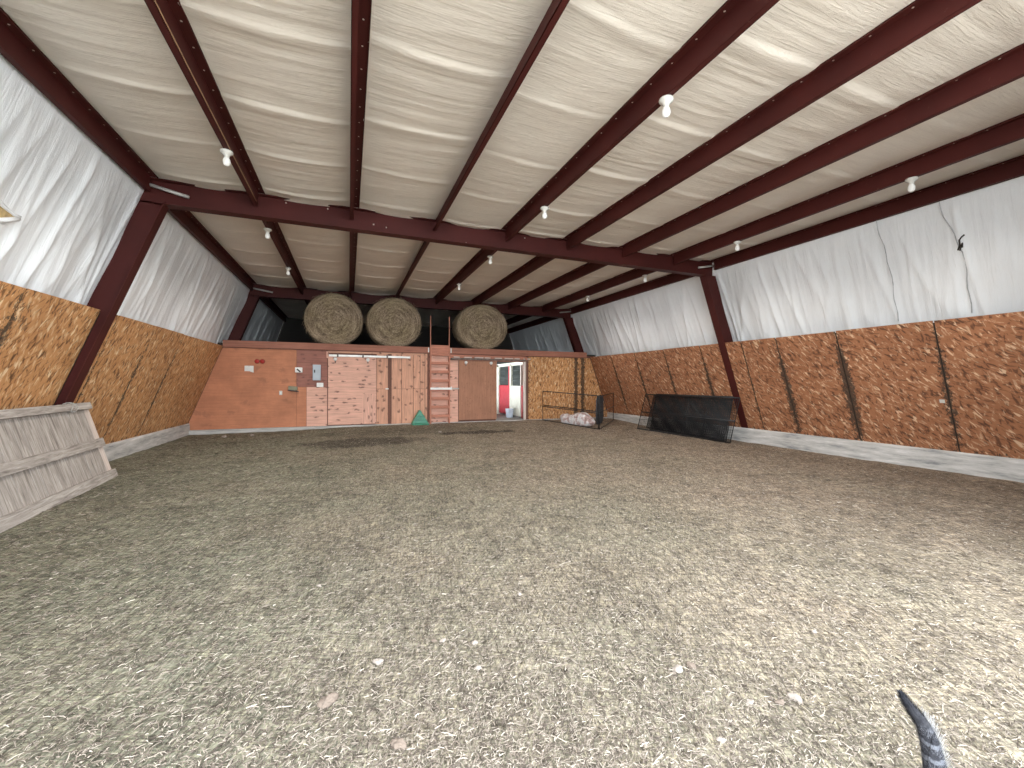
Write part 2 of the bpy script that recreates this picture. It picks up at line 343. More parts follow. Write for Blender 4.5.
# ------------------------------------------------------------------ mesh builder
class MB:
    def __init__(s): s.v = []; s.f = []; s.uv = []; s.sm = []
    def face(s, idx, uvs=None, smooth=False):
        if uvs is None:
            P = [Vector(s.v[i]) for i in idx]
            e1 = P[1] - P[0]; e2 = P[-1] - P[0]
            if e2.length > e1.length: e1, e2 = e2, e1
            u = e1.normalized() if e1.length > 1e-9 else Vector((1, 0, 0))
            n = e1.cross(e2); n = n.normalized() if n.length > 1e-12 else Vector((0, 0, 1))
            t = n.cross(u); o = s.off
            uvs = [(p.dot(u) + o[0], p.dot(t) + o[1]) for p in P]
        s.f.append(tuple(idx)); s.uv.append(uvs); s.sm.append(smooth)
    off = (0.0, 0.0)
    def box8(s, P):                      # P: 8 corners, bottom ring then top ring
        b = len(s.v); s.v += [tuple(p) for p in P]
        for q in ((3, 2, 1, 0), (4, 5, 6, 7), (0, 1, 5, 4), (1, 2, 6, 5), (2, 3, 7, 6), (3, 0, 4, 7)): s.face([b + i for i in q])
        return s
    def box(s, x0, x1, y0, y1, z0, z1):
        s.off = (random.random() * 7, random.random() * 7)
        return s.box8([(x0, y0, z0), (x1, y0, z0), (x1, y1, z0), (x0, y1, z0), (x0, y0, z1), (x1, y0, z1), (x1, y1, z1), (x0, y1, z1)])
    def obox(s, o, ax, ay, az):          # oriented: origin corner + three edge vectors
        o, ax, ay, az = map(Vector, (o, ax, ay, az)); s.off = (random.random() * 7, random.random() * 7)
        return s.box8([o, o + ax, o + ax + ay, o + ay, o + az, o + ax + az, o + ax + ay + az, o + ay + az])
    def bar(s, a, b, wx, wy, up=(0, 0, 1)):
        a = Vector(a); b = Vector(b); d = (b - a); up = Vector(up)
        r = d.cross(up); r = r.normalized() if r.length > 1e-6 else Vector((1, 0, 0)); t = r.cross(d).normalized()
        o = a - r * wx / 2 - t * wy / 2
        return s.obox(o, r * wx, d, t * wy)
    def tube(s, pts, r, n=8, closed=False):
        pts = [Vector(p) for p in pts]; rs = r if hasattr(r, '__len__') else [r] * len(pts)
        b = len(s.v); N = len(pts); prev = None
        for i, p in enumerate(pts):
            d = (pts[(i + 1) % N] - pts[i - 1]) if closed else (pts[min(i + 1, N - 1)] - pts[max(i - 1, 0)])
            d = d.normalized() if d.length > 1e-9 else Vector((0, 0, 1))
            if prev is None:
                a = d.orthogonal().normalized()
            else:
                a = prev - d * prev.dot(d); a = a.normalized() if a.length > 1e-6 else d.orthogonal().normalized()
            prev = a; c = d.cross(a)
            for k in range(n):
                t = 2 * math.pi * k / n
                s.v.append(tuple(p + (a * math.cos(t) + c * math.sin(t)) * rs[i]))
        for i in range(N if closed else N - 1):
            for k in range(n):
                k2 = (k + 1) % n; i2 = (i + 1) % N
                s.face((b + i * n + k, b + i * n + k2, b + i2 * n + k2, b + i2 * n + k), smooth=True)
        if not closed:
            s.face([b + k for k in range(n)][::-1]); s.face([b + (N - 1) * n + k for k in range(n)])
        return s
    def lathe(s, prof, c=(0, 0, 0), n=20, ax='z'):
        b = len(s.v); c = Vector(c)
        for r, h in prof:
            for k in range(n):
                t = 2 * math.pi * k / n; a, d = r * math.cos(t), r * math.sin(t)
                s.v.append(tuple(c + (Vector((a, d, h)) if ax == 'z' else Vector((a, h, d)))))
        for i in range(len(prof) - 1):
            for k in range(n):
                k2 = (k + 1) % n
                s.face((b + i * n + k, b + i * n + k2, b + (i + 1) * n + k2, b + (i + 1) * n + k), smooth=True)
        if prof[0][0] > 1e-6: s.face([b + k for k in range(n)][::-1])
        if prof[-1][0] > 1e-6: s.face([b + (len(prof) - 1) * n + k for k in range(n)])
        return s
    def grid(s, P, UV, smooth=True, flip=False):      # P (n,m,3) array, UV (n,m,2)
        n, m = P.shape[:2]; b = len(s.v)
        s.v += [tuple(p) for p in P.reshape(-1, 3).tolist()]; W = UV.reshape(-1, 2).tolist()
        for i in range(n - 1):
            for j in range(m - 1):
                q = [i * m + j, (i + 1) * m + j, (i + 1) * m + j + 1, i * m + j + 1]
                if flip: q = q[::-1]
                s.face([b + t for t in q], [W[t] for t in q], smooth)
        return s
    def build(s, name, mat, parent=None, origin=None, attr=None):
        me = bpy.data.meshes.new(name); o = Vector(origin) if origin is not None else Vector((0, 0, 0))
        me.from_pydata([tuple(Vector(v) - o) for v in s.v] if origin is not None else s.v, [], s.f)
        uvl = me.uv_layers.new(name='UVMap')
        flat = np.array([c for u in s.uv for p in u for c in p], dtype=np.float32); uvl.data.foreach_set('uv', flat)
        me.polygons.foreach_set('use_smooth', s.sm)
        if attr:
            for an, vals in attr.items():
                A = me.attributes.new(an, 'FLOAT', 'POINT'); A.data.foreach_set('value', np.asarray(vals, dtype=np.float32))
        me.materials.append(mat); me.update()
        ob = bpy.data.objects.new(name, me); COL.objects.link(ob)
        if parent is not None: ob.parent = parent
        base = Vector((0, 0, 0)); q = parent
        while q is not None: base = base + q.location; q = q.parent
        ob.location = o - base
        return ob
def bevel(ob, wd=0.004, seg=2):
    b = ob.modifiers.new('bevel', 'BEVEL'); b.width = wd; b.segments = seg; b.limit_method = 'ANGLE'; return ob
def tag(o, label, cat, group=None):
    o['label'] = label; o['category'] = cat
    if group: o['group'] = group
    return o
def struct(o): o['kind'] = 'structure'; return o
def thing(name, label, cat, loc=(0, 0, 0), group=None):
    o = bpy.data.objects.new(name, None); COL.objects.link(o); o.location = loc; o.empty_display_size = 0.1
    return tag(o, label, cat, group)
def dup(root, delta=(0, 0, 0), label=None):
    r = root.copy(); COL.objects.link(r); r.location = root.location + Vector(delta)
    if label: r['label'] = label
    for ch in list(root.children):
        c = ch.copy(); COL.objects.link(c); c.parent = r
        for g in list(ch.children):
            d = g.copy(); COL.objects.link(d); d.parent = c
    return r

# ------------------------------------------------------------------ floor and ground outside
def make_floor():
    xs = np.arange(-4.1, 9.3, 0.055); ys = np.arange(-0.6, 12.34, 0.055)
    X, Y = np.meshgrid(xs, ys, indexing='ij'); Z = floor_z(X, Y)
    P = np.stack([X, Y, Z], -1); mb = MB(); mb.grid(P, np.stack([X, Y], -1))
    return struct(mb.build('floor', M['floor']))
make_floor()
mb = MB()
xs = np.linspace(-14, 18, 40); ys = np.linspace(-16, -0.5, 24); X, Y = np.meshgrid(xs, ys, indexing='ij')
mb.grid(np.stack([X, Y, -0.16 + 0.05 * fbm(X, Y, 9, 2)], -1), np.stack([X, Y], -1))
struct(mb.build('ground', M['gravel']))
mb = MB(); mb.box(4.0, 8.3, YB + 0.02, Y3, -0.06, -0.005); struct(mb.build('floor_aisle', M['slab']))

# ------------------------------------------------------------------ walls of the building
def plastic_wall(name, xf, sgn, mat):
    """wrinkled vinyl sheeting following the sloped wall, real folds; sgn = +1 folds push towards +x"""
    ys = np.arange(Y0 - 0.02, Y3, 0.02); zs = np.concatenate([[-0.35, 1.2], np.linspace(1.75, ZC + 0.135, 27)])
    Yg, Zg = np.meshgrid(ys, zs, indexing='ij')
    t = (ZC - Zg) / (ZC - 2.0)                                    # 0 at eave, 1 at the lining
    d = np.zeros_like(Yg)
    for fr, am, sl, pw, sd in ((1.1, 0.030, 0.10, 9, 1), (1.5, 0.026, -0.22, 10, 2), (2.6, 0.018, 0.20, 7, 3), (3.9, 0.014, -0.08, 6, 4), (7.0, 0.009, 0.05, 4, 5), (11.0, 0.006, -0.04, 3, 6)):
        yy = Yg + sl * (ZC - Zg) + 0.10 * (vnoise(Yg * 1.3, Zg * 1.1, 20 + sd) - 0.5) * t
        n = vnoise(yy * fr, Zg * 0.25 + sd * 5.3, 40 + sd)
        d += am * (1 - np.abs(2 * n - 1)) ** pw * np.clip(0.2 + 1.6 * vnoise(Yg * 0.7, Zg * 0.9 + sd, 60 + sd), 0, 1.4)
    d = 1.15 * d * np.clip(0.45 + 0.9 * t, 0.3, 1.3) + 0.020 * fbm(Yg * 1.6, Zg * 0.8, 50, 2) + 0.006 * fbm(Yg * 7, Zg * 7, 51, 2) * np.clip(t, 0, 1)
    d *= np.clip((Zg - 1.2) * 3, 0, 1) * np.clip((ZC - 0.16 - Zg) * 4, 0, 1)
    Xg = xf(Zg) + sgn * d * 1.0
    P = np.stack([Xg, Yg, Zg], -1); mb = MB(); mb.grid(P, np.stack([Zg, Yg], -1), flip=(sgn < 0))
    return struct(mb.build(name, mat))
wall_l = plastic_wall('wall_left', xp_l, 1, M['sheet'])
wall_r = plastic_wall('wall_right', xp_r, -1, M['sheet'])

def osb_sheet(parent, xf, y0, y1, z0, z1, th, out, mat, stain0, stain1, lift=0.0):
    """one sheet of lining; vertex attribute 'stain' fades away from the joints"""
    n, m = max(6, int((y1 - y0) / 0.06)), 14
    ys = np.linspace(y0 + 0.010, y1 - 0.010, n + 1); zs = np.linspace(z0, z1, m + 1)
    mb = MB(); Y, Z = np.meshgrid(ys, zs, indexing='ij')
    warp = 0.006 * np.sin((Y - y0) / (y1 - y0) * math.pi)
    sgn = 1 if out > 0 else -1
    X = xf(Z) + 0 * Y - sgn * (warp + lift)
    V = (Z - z0) * 1.07
    mb.grid(np.stack([X, Y, Z], -1), np.stack([Y, V], -1), smooth=False, flip=(sgn > 0))
    def fade(a, d, top):
        return a * np.clip(1 - d / (0.08 + 0.07 * a ** 3), 0, 1) * np.clip(0.45 + 0.9 * (1 - np.abs(2 * top - 0.9)), 0, 1)
    tt = (Z - z0) / (z1 - z0)
    st = np.maximum(fade(stain0, Y - y0, tt), fade(stain1, y1 - Y, tt))
    st = np.maximum(st, 0.42 * np.clip(1 - (Z - z0) / 0.14, 0, 1)).reshape(-1)
    Xb = xf(Z) + 0 * Y + sgn * th
    k = len(mb.v); mb.grid(np.stack([Xb, Y, Z], -1), np.stack([Y, V], -1), smooth=False, flip=(sgn < 0))
    W = m + 1
    def rim(idx):
        for a, b_ in zip(idx[:-1], idx[1:]): mb.face((a, b_, b_ + k, a + k))
    rim([i * W for i in range(n + 1)]); rim([i * W + m for i in range(n + 1)]); rim(list(range(W))); rim([n * W + j for j in range(W)])
    st = np.concatenate([st, np.full(len(st), 0.9)])
    return mb.build('strand_board', mat, parent, attr={'stain': st})
seam_l = [(0.62, 0), (1.85, .5), (3.07, .4), (4.30, .6), (5.50, 1.0), (6.80, .0), (6.92, .0), (7.25, .55), (8.43, .75), (9.66, .7), (10.88, .45), (YB, .2)]
seam_r = [(0.62, 0), (2.05, .5), (3.27, .75), (4.55, 1.05), (5.62, .95), (6.39, .55), (6.80, .0), (6.92, .0), (7.50, .85), (8.73, .75), (9.93, .8), (11.10, .8), (YB, .2)]
for par, xf, seams, out, mat in ((wall_l, xi_l, seam_l, -1, M['osb']), (wall_r, xi_r, seam_r, 1, M['osbr'])):
    for i in range(len(seams) - 1):
        (a, s0), (b_, s1) = seams[i], seams[i + 1]
        if b_ - a < 0.2: continue
        osb_sheet(par, xf, a, b_, 0.165, ZT + 0.004 * (i % 3), 0.012, out, mat, s0, s1, 0.002 * (i % 2))
    # dark framing strip behind the joints
    mb = MB(); sg = 1 if out > 0 else -1
    P = [(xf(0.16) + sg * 0.02, Y0, 0.16), (xf(0.16) + sg * 0.06, Y0, 0.16), (xf(0.16) + sg * 0.06, YB, 0.16), (xf(0.16) + sg * 0.02, YB, 0.16)]
    Q = [(xf(ZT - .02) + sg * 0.02, Y0, ZT - .02), (xf(ZT - .02) + sg * 0.06, Y0, ZT - .02), (xf(ZT - .02) + sg * 0.06, YB, ZT - .02), (xf(ZT - .02) + sg * 0.02, YB, ZT - .02)]
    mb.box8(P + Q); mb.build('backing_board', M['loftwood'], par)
    # concrete stem wall below the lining
    ys = np.linspace(Y0, YB, 120); prof = [(-0.30, 0.00), (0.10, 0.0), (0.165, 0.012), (0.165, 0.30)]
    zb_, off = zip(*prof); Yg = np.repeat(ys[:, None], 4, 1)
    Zg = np.repeat(np.array(zb_)[None], len(ys), 0); base = xf(0.165) - sg * 0.035
    Xg = base + sg * np.repeat(np.array(off)[None], len(ys), 0) - sg * 0.012 * fbm(Yg * 2, Zg * 8, 8, 3)
    mb = MB(); mb.grid(np.stack([Xg, Yg, Zg], -1), np.stack([Yg, Zg + np.array(off)[None]], -1), flip=(sg > 0)); mb.build('stem_wall', M['concrete'], par)

# torn sheeting with insulation showing, high on the left wall near the camera
def tear():
    mb = MB()
    pts = [(4.55, 2.74), (4.75, 2.72), (4.92, 2.68), (5.06, 2.65), (5.12, 2.655), (5.0, 2.60), (4.86, 2.54), (4.7, 2.49), (4.55, 2.47)]
    pts = [(y * 1.014, 1.17 + (z - 1.17) * 1.012) for y, z in pts]
    for dz in (0.035, 0.075):
        for y, z in pts: mb.v.append((xp_l(z) + dz, y, z + 0.0))
    n = len(pts); mb.face(list(range(n, 2 * n))); mb.face(list(range(n))[::-1])
    for i in range(n): mb.face((i, (i + 1) % n, n + (i + 1) % n, n + i))
    mb.build('exposed_insulation', M['wool'], wall_l)
    mb = MB()
    for k, (dy, rr) in enumerate(((0, .022), (.0, .016))):
        P = [(xp_l(z) + 0.08 + 0.012 * math.sin(i * 2.1), y, z + 0.012 - 0.03 * k) for i, (y, z) in enumerate(pts[:5])] if k == 0 else \
            [(xp_l(z) + 0.075 + 0.01 * math.sin(i * 1.7), y, z - 0.008) for i, (y, z) in enumerate(pts[4:])]
        mb.tube(P, [rr * (0.6 + 0.4 * math.sin(1 + i)) + 0.006 for i in range(len(P))], 8)
    mb.build('torn_edge', M['sheet'], wall_l)
tear()
# taped joints of the right sheeting and a small tear
def right_seams():
    for pts, r in ((((3.09, 3.66), (3.06, 3.45), (2.99, 3.14), (2.945, 2.97), (2.96, 2.5), (2.975, 2.06)), 0.005), (((3.80, 3.68), (3.79, 3.4), (3.757, 2.94), (3.785, 2.5), (3.79, 2.06)), 0.0045)):
        mb = MB(); P = []
        for (ya, za), (yb, zb) in zip(pts[:-1], pts[1:]):
            for q in (0, .25, .5, .75): 
                z = za + (zb - za) * q; y = ya + (yb - ya) * q; P.append((xp_r(z) - 0.068 - 0.008 * math.sin(y * 40 + z * 9), y + 0.010 * math.sin(z * 13), z))
        mb.tube(P, [r * (0.7 + 0.5 * abs(math.sin(i * 1.7))) for i in range(len(P))], 6); mb.build('sheet_joint', M['joint'], wall_r)
    mb = MB(); P = [(xp_r(z) - 0.085, y, z) for y, z in ((2.90, 3.17), (2.93, 3.15), (2.955, 3.12), (2.96, 3.06), (2.985, 3.00), (2.965, 2.99), (2.95, 3.05), (2.93, 3.08), (2.94, 3.02))]
    mb.tube(P, 0.009, 6); mb.build('torn_edge', M['loftwood'], wall_r)
right_seams()

# far end wall (loft gloom painted as near-black) and the end wall the camera looks in through
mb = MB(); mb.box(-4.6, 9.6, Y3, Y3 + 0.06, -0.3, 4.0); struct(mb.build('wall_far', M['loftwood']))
def front_wall():
    OX0, OX1, OZ = -2.35, 4.9, 3.60
    mb = MB()
    y0, y1 = Y0 - 0.10, Y0 - 0.02
    mb.box(-4.6, OX0, y0, y1, -0.3, 4.0); mb.box(OX1, 9.6, y0, y1, -0.3, 4.0); mb.box(OX0, OX1, y0, y1, OZ, 4.0)
    ob = struct(mb.build('wall_front', M['steel']))
    L = bpy.data.lights.new('sky_portal', 'AREA'); L.shape = 'RECTANGLE'; L.size = OX1 - OX0; L.size_y = OZ + 0.3; L.cycles.is_portal = True
    lo = bpy.data.objects.new('sky_portal', L); COL.objects.link(lo); lo.location = ((OX0 + OX1) / 2, y1, OZ / 2 - 0.15); lo.rotation_euler = (math.radians(90), 0, 0)
front_wall()

# ------------------------------------------------------------------ ceiling sheeting, sagging between the purlins
def make_ceiling():
    mb = MB()
    ys = np.arange(Y0 - 0.1, Y3 + 0.05, 0.018)
    edges = PUR[:]; edges[0] += 0.075; edges[-1] -= 0.05
    for k in range(8):
        x0, x1 = edges[k], edges[k + 1]
        xs = np.linspace(x0, x1, 15); X, Y = np.meshgrid(xs, ys, indexing='ij')
        t = (X - x0) / (x1 - x0); s4 = 4 * t * (1 - t)
        yw = Y + 0.10 * s4 * (vnoise(Y * 0.7, X * 0 + k * 3.3, 61) - 0.2) + 0.06 * (vnoise(X * 1.3, Y * 1.1, 62) - 0.5)
        big = np.zeros_like(X)
        ph = yw / 1.05 + 0.35 * vnoise(yw * 0.5, X * 0 + k * 7.7, 63)
        saw = ph - np.floor(ph)
        big = -0.020 * np.exp(-(np.minimum(saw - 0.5, (saw - 0.5) * 0.25) / 0.028) ** 2)                      # joints of the rolls hang lower
        for fr, am, sd in ((3.0, 0.007, 1), (7.5, 0.006, 2), (14.0, 0.0050, 3)):
            n = vnoise(yw * fr, X * 0.75 + k * 11 + sd * 3, 70 + sd)
            big -= am * (1 - np.abs(2 * n - 1)) ** 2
        Z = ZC + 0.012 - 0.030 * s4 + big * (0.06 + 0.94 * s4 ** 0.7) * (0.6 + 0.8 * vnoise(Y * 0.5, X * 0.2 + k * 5, 81))
        mb.grid(np.stack([X, Y, Z], -1), np.stack([X, Y], -1), flip=True)
    struct(mb.build('ceiling', M['ceil']))
make_ceiling()
mb = MB(); mb.box(-4.6, 9.6, Y0 - 0.1, Y3 + 0.06, ZC + 0.12, ZC + 0.16); struct(mb.build('roof', M['steel']))

# ------------------------------------------------------------------ steel frames
def i_col(y, side, label):
    """sloped I column: web plus two flanges as one mesh each part"""
    xf, gap, sg, pro = (xi_l, 0.26, -1, 0.085) if side == 'l' else (xi_r, 0.40, 1, 0.0)
    t = thing('steel_column', label, 'column', (xf(0.15), y, 0.12), 'sloped steel columns')
    za, zb = 0.12, ZB + 0.02
    def slab(o0, o1, y0, y1):
        mb = MB(); P = []
        for z in (za, zb):
            for o, yy in ((o0, y0), (o1, y0), (o1, y1), (o0, y1)): P.append((xf(z) + sg * o, yy, z))
        mb.box8(P); return mb
    slab(-pro, gap, y - 0.006, y + 0.006).build('web', M['steel'], t)
    slab(-0.022 - pro, -0.010 - pro, y - 0.085, y + 0.085).build('inner_flange', M['steel'], t)
    slab(gap - 0.002, gap + 0.010, y - 0.085, y + 0.085).build('outer_flange', M['steel'], t)
    return t
def i_beam(y, label):
    xl, xr = xi_l(ZB) - 0.10, xi_r(ZB) + 0.14
    t = thing('steel_beam', label, 'beam', ((xl + xr) / 2, y, ZB), 'steel roof beams')
    mb = MB(); mb.box(xl - .1, xr + .12, y - 0.006, y + 0.006, ZB, ZC - 0.01); mb.build('web', M['steel'], t)
    mb = MB(); mb.box(xl + 0.08, xr - 0.12, y - 0.085, y + 0.085, ZB - 0.012, ZB); mb.build('bottom_flange', M['steel'], t)
    mb = MB(); mb.box(xl - .1, xr + .12, y - 0.085, y + 0.085, ZC - 0.022, ZC - 0.010); mb.build('top_flange', M['steel'], t)
    if y == Y1:
        for x, z in ((-0.86, ZC - 0.06), (-0.30, ZC - 0.06), (0.55, ZC - 0.22), (0.36, ZC - 0.20), (2.95, ZC - 0.07), (1.86, ZC - 0.30)):
            MB().lathe([(0.012, 0.0), (0.012, -0.008), (0.004, -0.012)], (x, y - 0.006, z), 8, 'y').build('bolt', M['screw'], t)
    return t
i_col(Y1, 'l', 'nearest sloped dark red column on the left wall, behind the grey board panel')
i_col(Y1, 'r', 'nearest sloped dark red column on the right wall, beside the black wire panels')
i_col(Y2, 'l', 'far left sloped column rising behind the loft rail')
i_col(Y2, 'r', 'far right sloped column rising behind the loft rail')
i_beam(Y1, 'dark red roof beam crossing the middle of the barn')
i_beam(Y2, 'dark red roof beam crossing above the round hay bales')

def purlin(k, ya, yb, label):
    x = PUR[k]; sg = 1 if k <= 3 else -1                # Z section
    t = thing('purlin', label, 'purlin', (x, ya, ZPL), 'red steel purlins')
    fw = 0.085; fb = 0.05; th = 0.006; zt = ZC
    mb = MB(); mb.box(x - th / 2, x + th / 2, ya, yb, ZPL, zt); mb.build('web', M['steel'], t)
    mb = MB(); a, b_ = sorted((x, x - sg * fb)); mb.box(a, b_, ya, yb, ZPL, ZPL + th)
    a, b_ = sorted((x - sg * fb, x - sg * (fb - th))); mb.box(a, b_, ya, yb, ZPL, ZPL + 0.020)
    mb.build('bottom_flange', M['steel'], t)
    mb = MB(); a, b_ = sorted((x, x + sg * fw)); mb.box(a, b_, ya, yb, zt - th, zt)
    a, b_ = sorted((x + sg * fw, x + sg * (fw - th))); mb.box(a, b_, ya, yb, zt - 0.020, zt)
    o = mb.build('top_flange', M['steel_screws'], t); me = o.data
    for lp in me.loops:
        v = me.vertices[lp.vertex_index].co; me.uv_layers[0].data[lp.index].uv = (v.y, abs(v.x - x))
    return t
ordn = ['left eave', 'first from the left', 'second from the left', 'third from the left', 'middle', 'third from the right', 'second from the right', 'first from the right', 'right eave']
note = ['', 'carrying bulbs', '', '', 'carrying bulbs', '', '', 'carrying bulbs', '']
for bay, (ya, yb) in enumerate(((Y0, Y1 - 0.09), (Y1 + 0.09, Y2 - 0.09), (Y2 + 0.09, Y3))):
    for k in range(9):
        if bay == 2 and k not in (0, 1, 6, 7, 8): continue
        where = ('in front of the middle beam', 'between the middle beam and loft', 'over the dark loft')[bay]
        nt_ = note[k] if bay < 2 else ''
        purlin(k, ya, yb, f"red steel purlin {where}, {ordn[k]}" + (f", {nt_}" if nt_ else ''))

# grey corner tubes bracing the eave to each beam
def brace(y, a, b_, label):
    mb = MB(); mb.tube([a, b_], 0.022, 10); o = mb.build('corner_brace', M['galv'], origin=a); tag(o, label, 'brace', 'corner braces')
brace(Y1, (xp_l(3.75) + 0.05, Y1 - 0.10, 3.755), (-2.0, Y1 - 0.10, 3.655), 'grey tube brace at the near left corner of the middle roof beam')
brace(Y1, (xp_r(3.75) - 0.04, Y1 - 0.10, 3.76), (6.97, Y1 - 0.10, 3.665), 'grey tube brace at the right corner of the middle roof beam')
brace(Y2, (xp_l(3.75) + 0.05, Y2 - 0.10, 3.735), (-1.95, Y2 - 0.10, 3.655), 'grey tube brace at the left corner of the far roof beam')
brace(Y2, (xp_r(3.75) - 0.06, Y2 - 0.10, 3.76), (6.97, Y2 - 0.10, 3.69), 'grey tube brace at the right corner of the far roof beam')

# ------------------------------------------------------------------ bulbs on the purlins
def lamp_proto():
    t = thing('bulb_fixture', '', 'lamp', (0, 0, 0), 'bare bulb fixtures under the purlins')
    mb = MB(); mb.lathe([(0.060, 0.0), (0.062, -0.012), (0.056, -0.024), (0.036, -0.034), (0.027, -0.052), (0.024, -0.066), (0.0, -0.066)], n=20)
    mb.build('lampholder', M['ceramic'], t)
    mb = MB(); mb.lathe([(0.018, -0.060), (0.026, -0.078), (0.034, -0.098), (0.036, -0.118), (0.033, -0.138), (0.022, -0.153), (0.0, -0.158)], n=18)
    mb.build('bulb', M['bulb'], t)
    return t
def lamp_light(p):
    L = bpy.data.lights.new('bulb_light', 'SPOT'); L.energy = BULB_W; L.color = (1.0, 0.94, 0.86); L.spot_size = math.radians(165); L.spot_blend = 1.0; L.shadow_soft_size = 0.05
    o = bpy.data.objects.new('bulb_light', L); COL.objects.link(o); o.location = p
first = lamp_proto(); used = False
lampY = [2.87, 5.28, 7.70, 10.15]
rowname = {1: 'left row', 4: 'middle row', 7: 'right row'}
for k in (1, 4, 7):
    sg = 1 if k <= 3 else -1
    for i, y in enumerate(lampY):
        if k == 1 and i == 0: continue
        lab = f"white bulb on the {rowname[k]} purlin, " + ('nearest the camera', 'just in front of the middle roof beam', 'just behind the middle roof beam', 'nearest the loft')[i]
        o = first if not used else dup(first); used = True
        o.location = (PUR[k] - sg * 0.03, y, ZPL - 0.001); o['label'] = lab; lamp_light((o.location.x, y, ZPL - 0.22))
    # supply cable clipped along the flange
    mb = MB(); cx_, cz_ = (PUR[k] + 0.011, ZPL + 0.006) if k == 1 else (PUR[k] - sg * 0.055, ZPL + 0.012)
    pts = [(cx_, y, cz_ + 0.004 * math.sin(y * 2.3) ** 2) for y in np.arange(Y0, Y1 - 0.1, 0.2)]
    if k == 7: continue
    mb.tube(pts, 0.0045, 6); o = mb.build('electric_cable', M['cable'], origin=pts[0])
    tag(o, f"tan cable clipped along the {rowname[k]} bulb purlin in front of the middle beam", 'cable', 'lighting cables')

# ------------------------------------------------------------------ loft partition
wb = MB(); wb.box(-3.75, 4.33, YB + 0.05, YB + 0.09, -0.05, 2.12); wb.box(5.27, 8.55, YB + 0.05, YB + 0.09, -0.05, 2.12); wb.box(4.33, 5.27, YB + 0.05, YB + 0.09, 1.86, 2.12)
wall_b = struct(wb.build('wall_back', M['lumber_d']))
def sheet(name, x0, x1, z0, z1, mat, th=0.012, y=YB, slant=None, parent=None, uvrot=False):
    mb = MB(); mb.off = (random.random() * 5, random.random() * 5); y0, y1 = y, y + th
    if slant == 'l': P = [(xi_l(z0), y0, z0), (x1, y0, z0), (x1, y1, z0), (xi_l(z0), y1, z0), (xi_l(z1), y0, z1), (x1, y0, z1), (x1, y1, z1), (xi_l(z1), y1, z1)]
    elif slant == 'r': P = [(x0, y0, z0), (xi_r(z0), y0, z0), (xi_r(z0), y1, z0), (x0, y1, z0), (x0, y0, z1), (xi_r(z1), y0, z1), (xi_r(z1), y1, z1), (x0, y1, z1)]
    else: P = [(x0, y0, z0), (x1, y0, z0), (x1, y1, z0), (x0, y1, z0), (x0, y0, z1), (x1, y0, z1), (x1, y1, z1), (x0, y1, z1)]
    mb.box8(P); n = len(mb.v)
    return mb.build(name, mat, parent if parent is not None else wall_b, attr={'stain': [0.0] * n})
YF = YB + 0.03
sheet('plywood_sheet', 0, -1.29, 0.0, 2.05, M['ply_orange'], slant='l', y=YF)
for i in range(3): sheet('stained_board', -1.285 + 0.0 * i, -0.54, 1.06 + i * 0.33, 1.06 + (i + 1) * 0.33 - 0.006, M['ply_brown'], y=YF)
sheet('plywood_sheet', -1.285, -1.05, 0.0, 1.055, M['ply_orange'], y=YF)
sheet('plywood_sheet', -1.045, -0.54, 0.0, 1.055, M['ply_pink'], y=YF)
# fixed boards between the left door and the ladder
for i, (a, b_) in enumerate(((0.737, 1.05), (1.15, 1.425), (1.439, 1.758), (1.770, 1.955), (1.967, 2.095), (2.107, 2.22))):
    sheet('pine_board', a, b_, 0.0, 0.995, M['ply_tan'], y=YF); sheet('pine_board', a, b_, 1.003, 1.99, M['ply_tan'], y=YF)
sheet('pine_board', 2.225, 2.845, 0.0, 2.04, M['ply_pink'], y=YF + 0.004)
sheet('pine_board', 2.85, 3.11, 0.0, 0.99, M['ply_pink'], y=YF); sheet('pine_board', 2.85, 3.11, 0.996, 1.9, M['ply_pink'], y=YF)
sheet('header_board', -0.53, 2.22, 1.99, 2.05, M['ply_tan'], y=YF); sheet('header_board', 2.85, 5.42, 1.87, 2.05, M['lumber'], y=YF)
mb = MB(); mb.box(1.055, 1.145, YB - 0.01, YB + 0.045, 0.0, 2.0); mb.build('post', M['lumber_d'], wall_b)
mb = MB(); mb.box(2.17, 2.215, YB + 0.0, YB + 0.045, 0.0, 2.04); mb.build('post', M['lumber_d'], wall_b)
mb = MB(); mb.box(5.28, 5.35, YB + 0.0, YB + 0.045, 0.0, 1.87); mb.build('door_jamb', M['paleboard'], wall_b)
mb = MB(); mb.box(5.36, 5.43, YB + 0.0, YB + 0.045, 0.0, 2.05); mb.build('post', M['lumber_d'], wall_b)
# strand board at the right end, dark joints between three sheets
def osb_back(x0, x1, slant=None, st0=0, st1=0):
    n, m = 20, 14; zs = np.linspace(0.0, 2.05, m + 1); mb = MB()
    X, Z = np.meshgrid(np.linspace(0, 1, n + 1), zs, indexing='ij')
    xe = xi_r(Z) - 0.01 if slant else x1 + 0 * Z
    Xr = x0 + (xe - x0) * X; Yr = 0 * X + YF - 0.004 * np.sin(X * math.pi)
    mb.grid(np.stack([Xr, Yr, Z], -1), np.stack([Xr, Z], -1), smooth=False, flip=False)
    st = np.maximum(st0 * np.clip(1 - (Xr - x0) / 0.13, 0, 1), st1 * np.clip(1 - (xe - Xr) / 0.13, 0, 1)).reshape(-1)
    k = len(mb.v); mb.grid(np.stack([Xr, Yr * 0 + YF + 0.012, Z], -1), np.stack([Xr, Z], -1), smooth=False, flip=True)
    W = m + 1
    for idx in ([i * W for i in range(n + 1)], [i * W + m for i in range(n + 1)], list(range(W)), [n * W + j for j in range(W)]):
        for a, b_ in zip(idx[:-1], idx[1:]): mb.face((a, b_, b_ + k, a + k))
    return mb.build('strand_board', M['osb'], wall_b, attr={'stain': np.concatenate([st, st])})
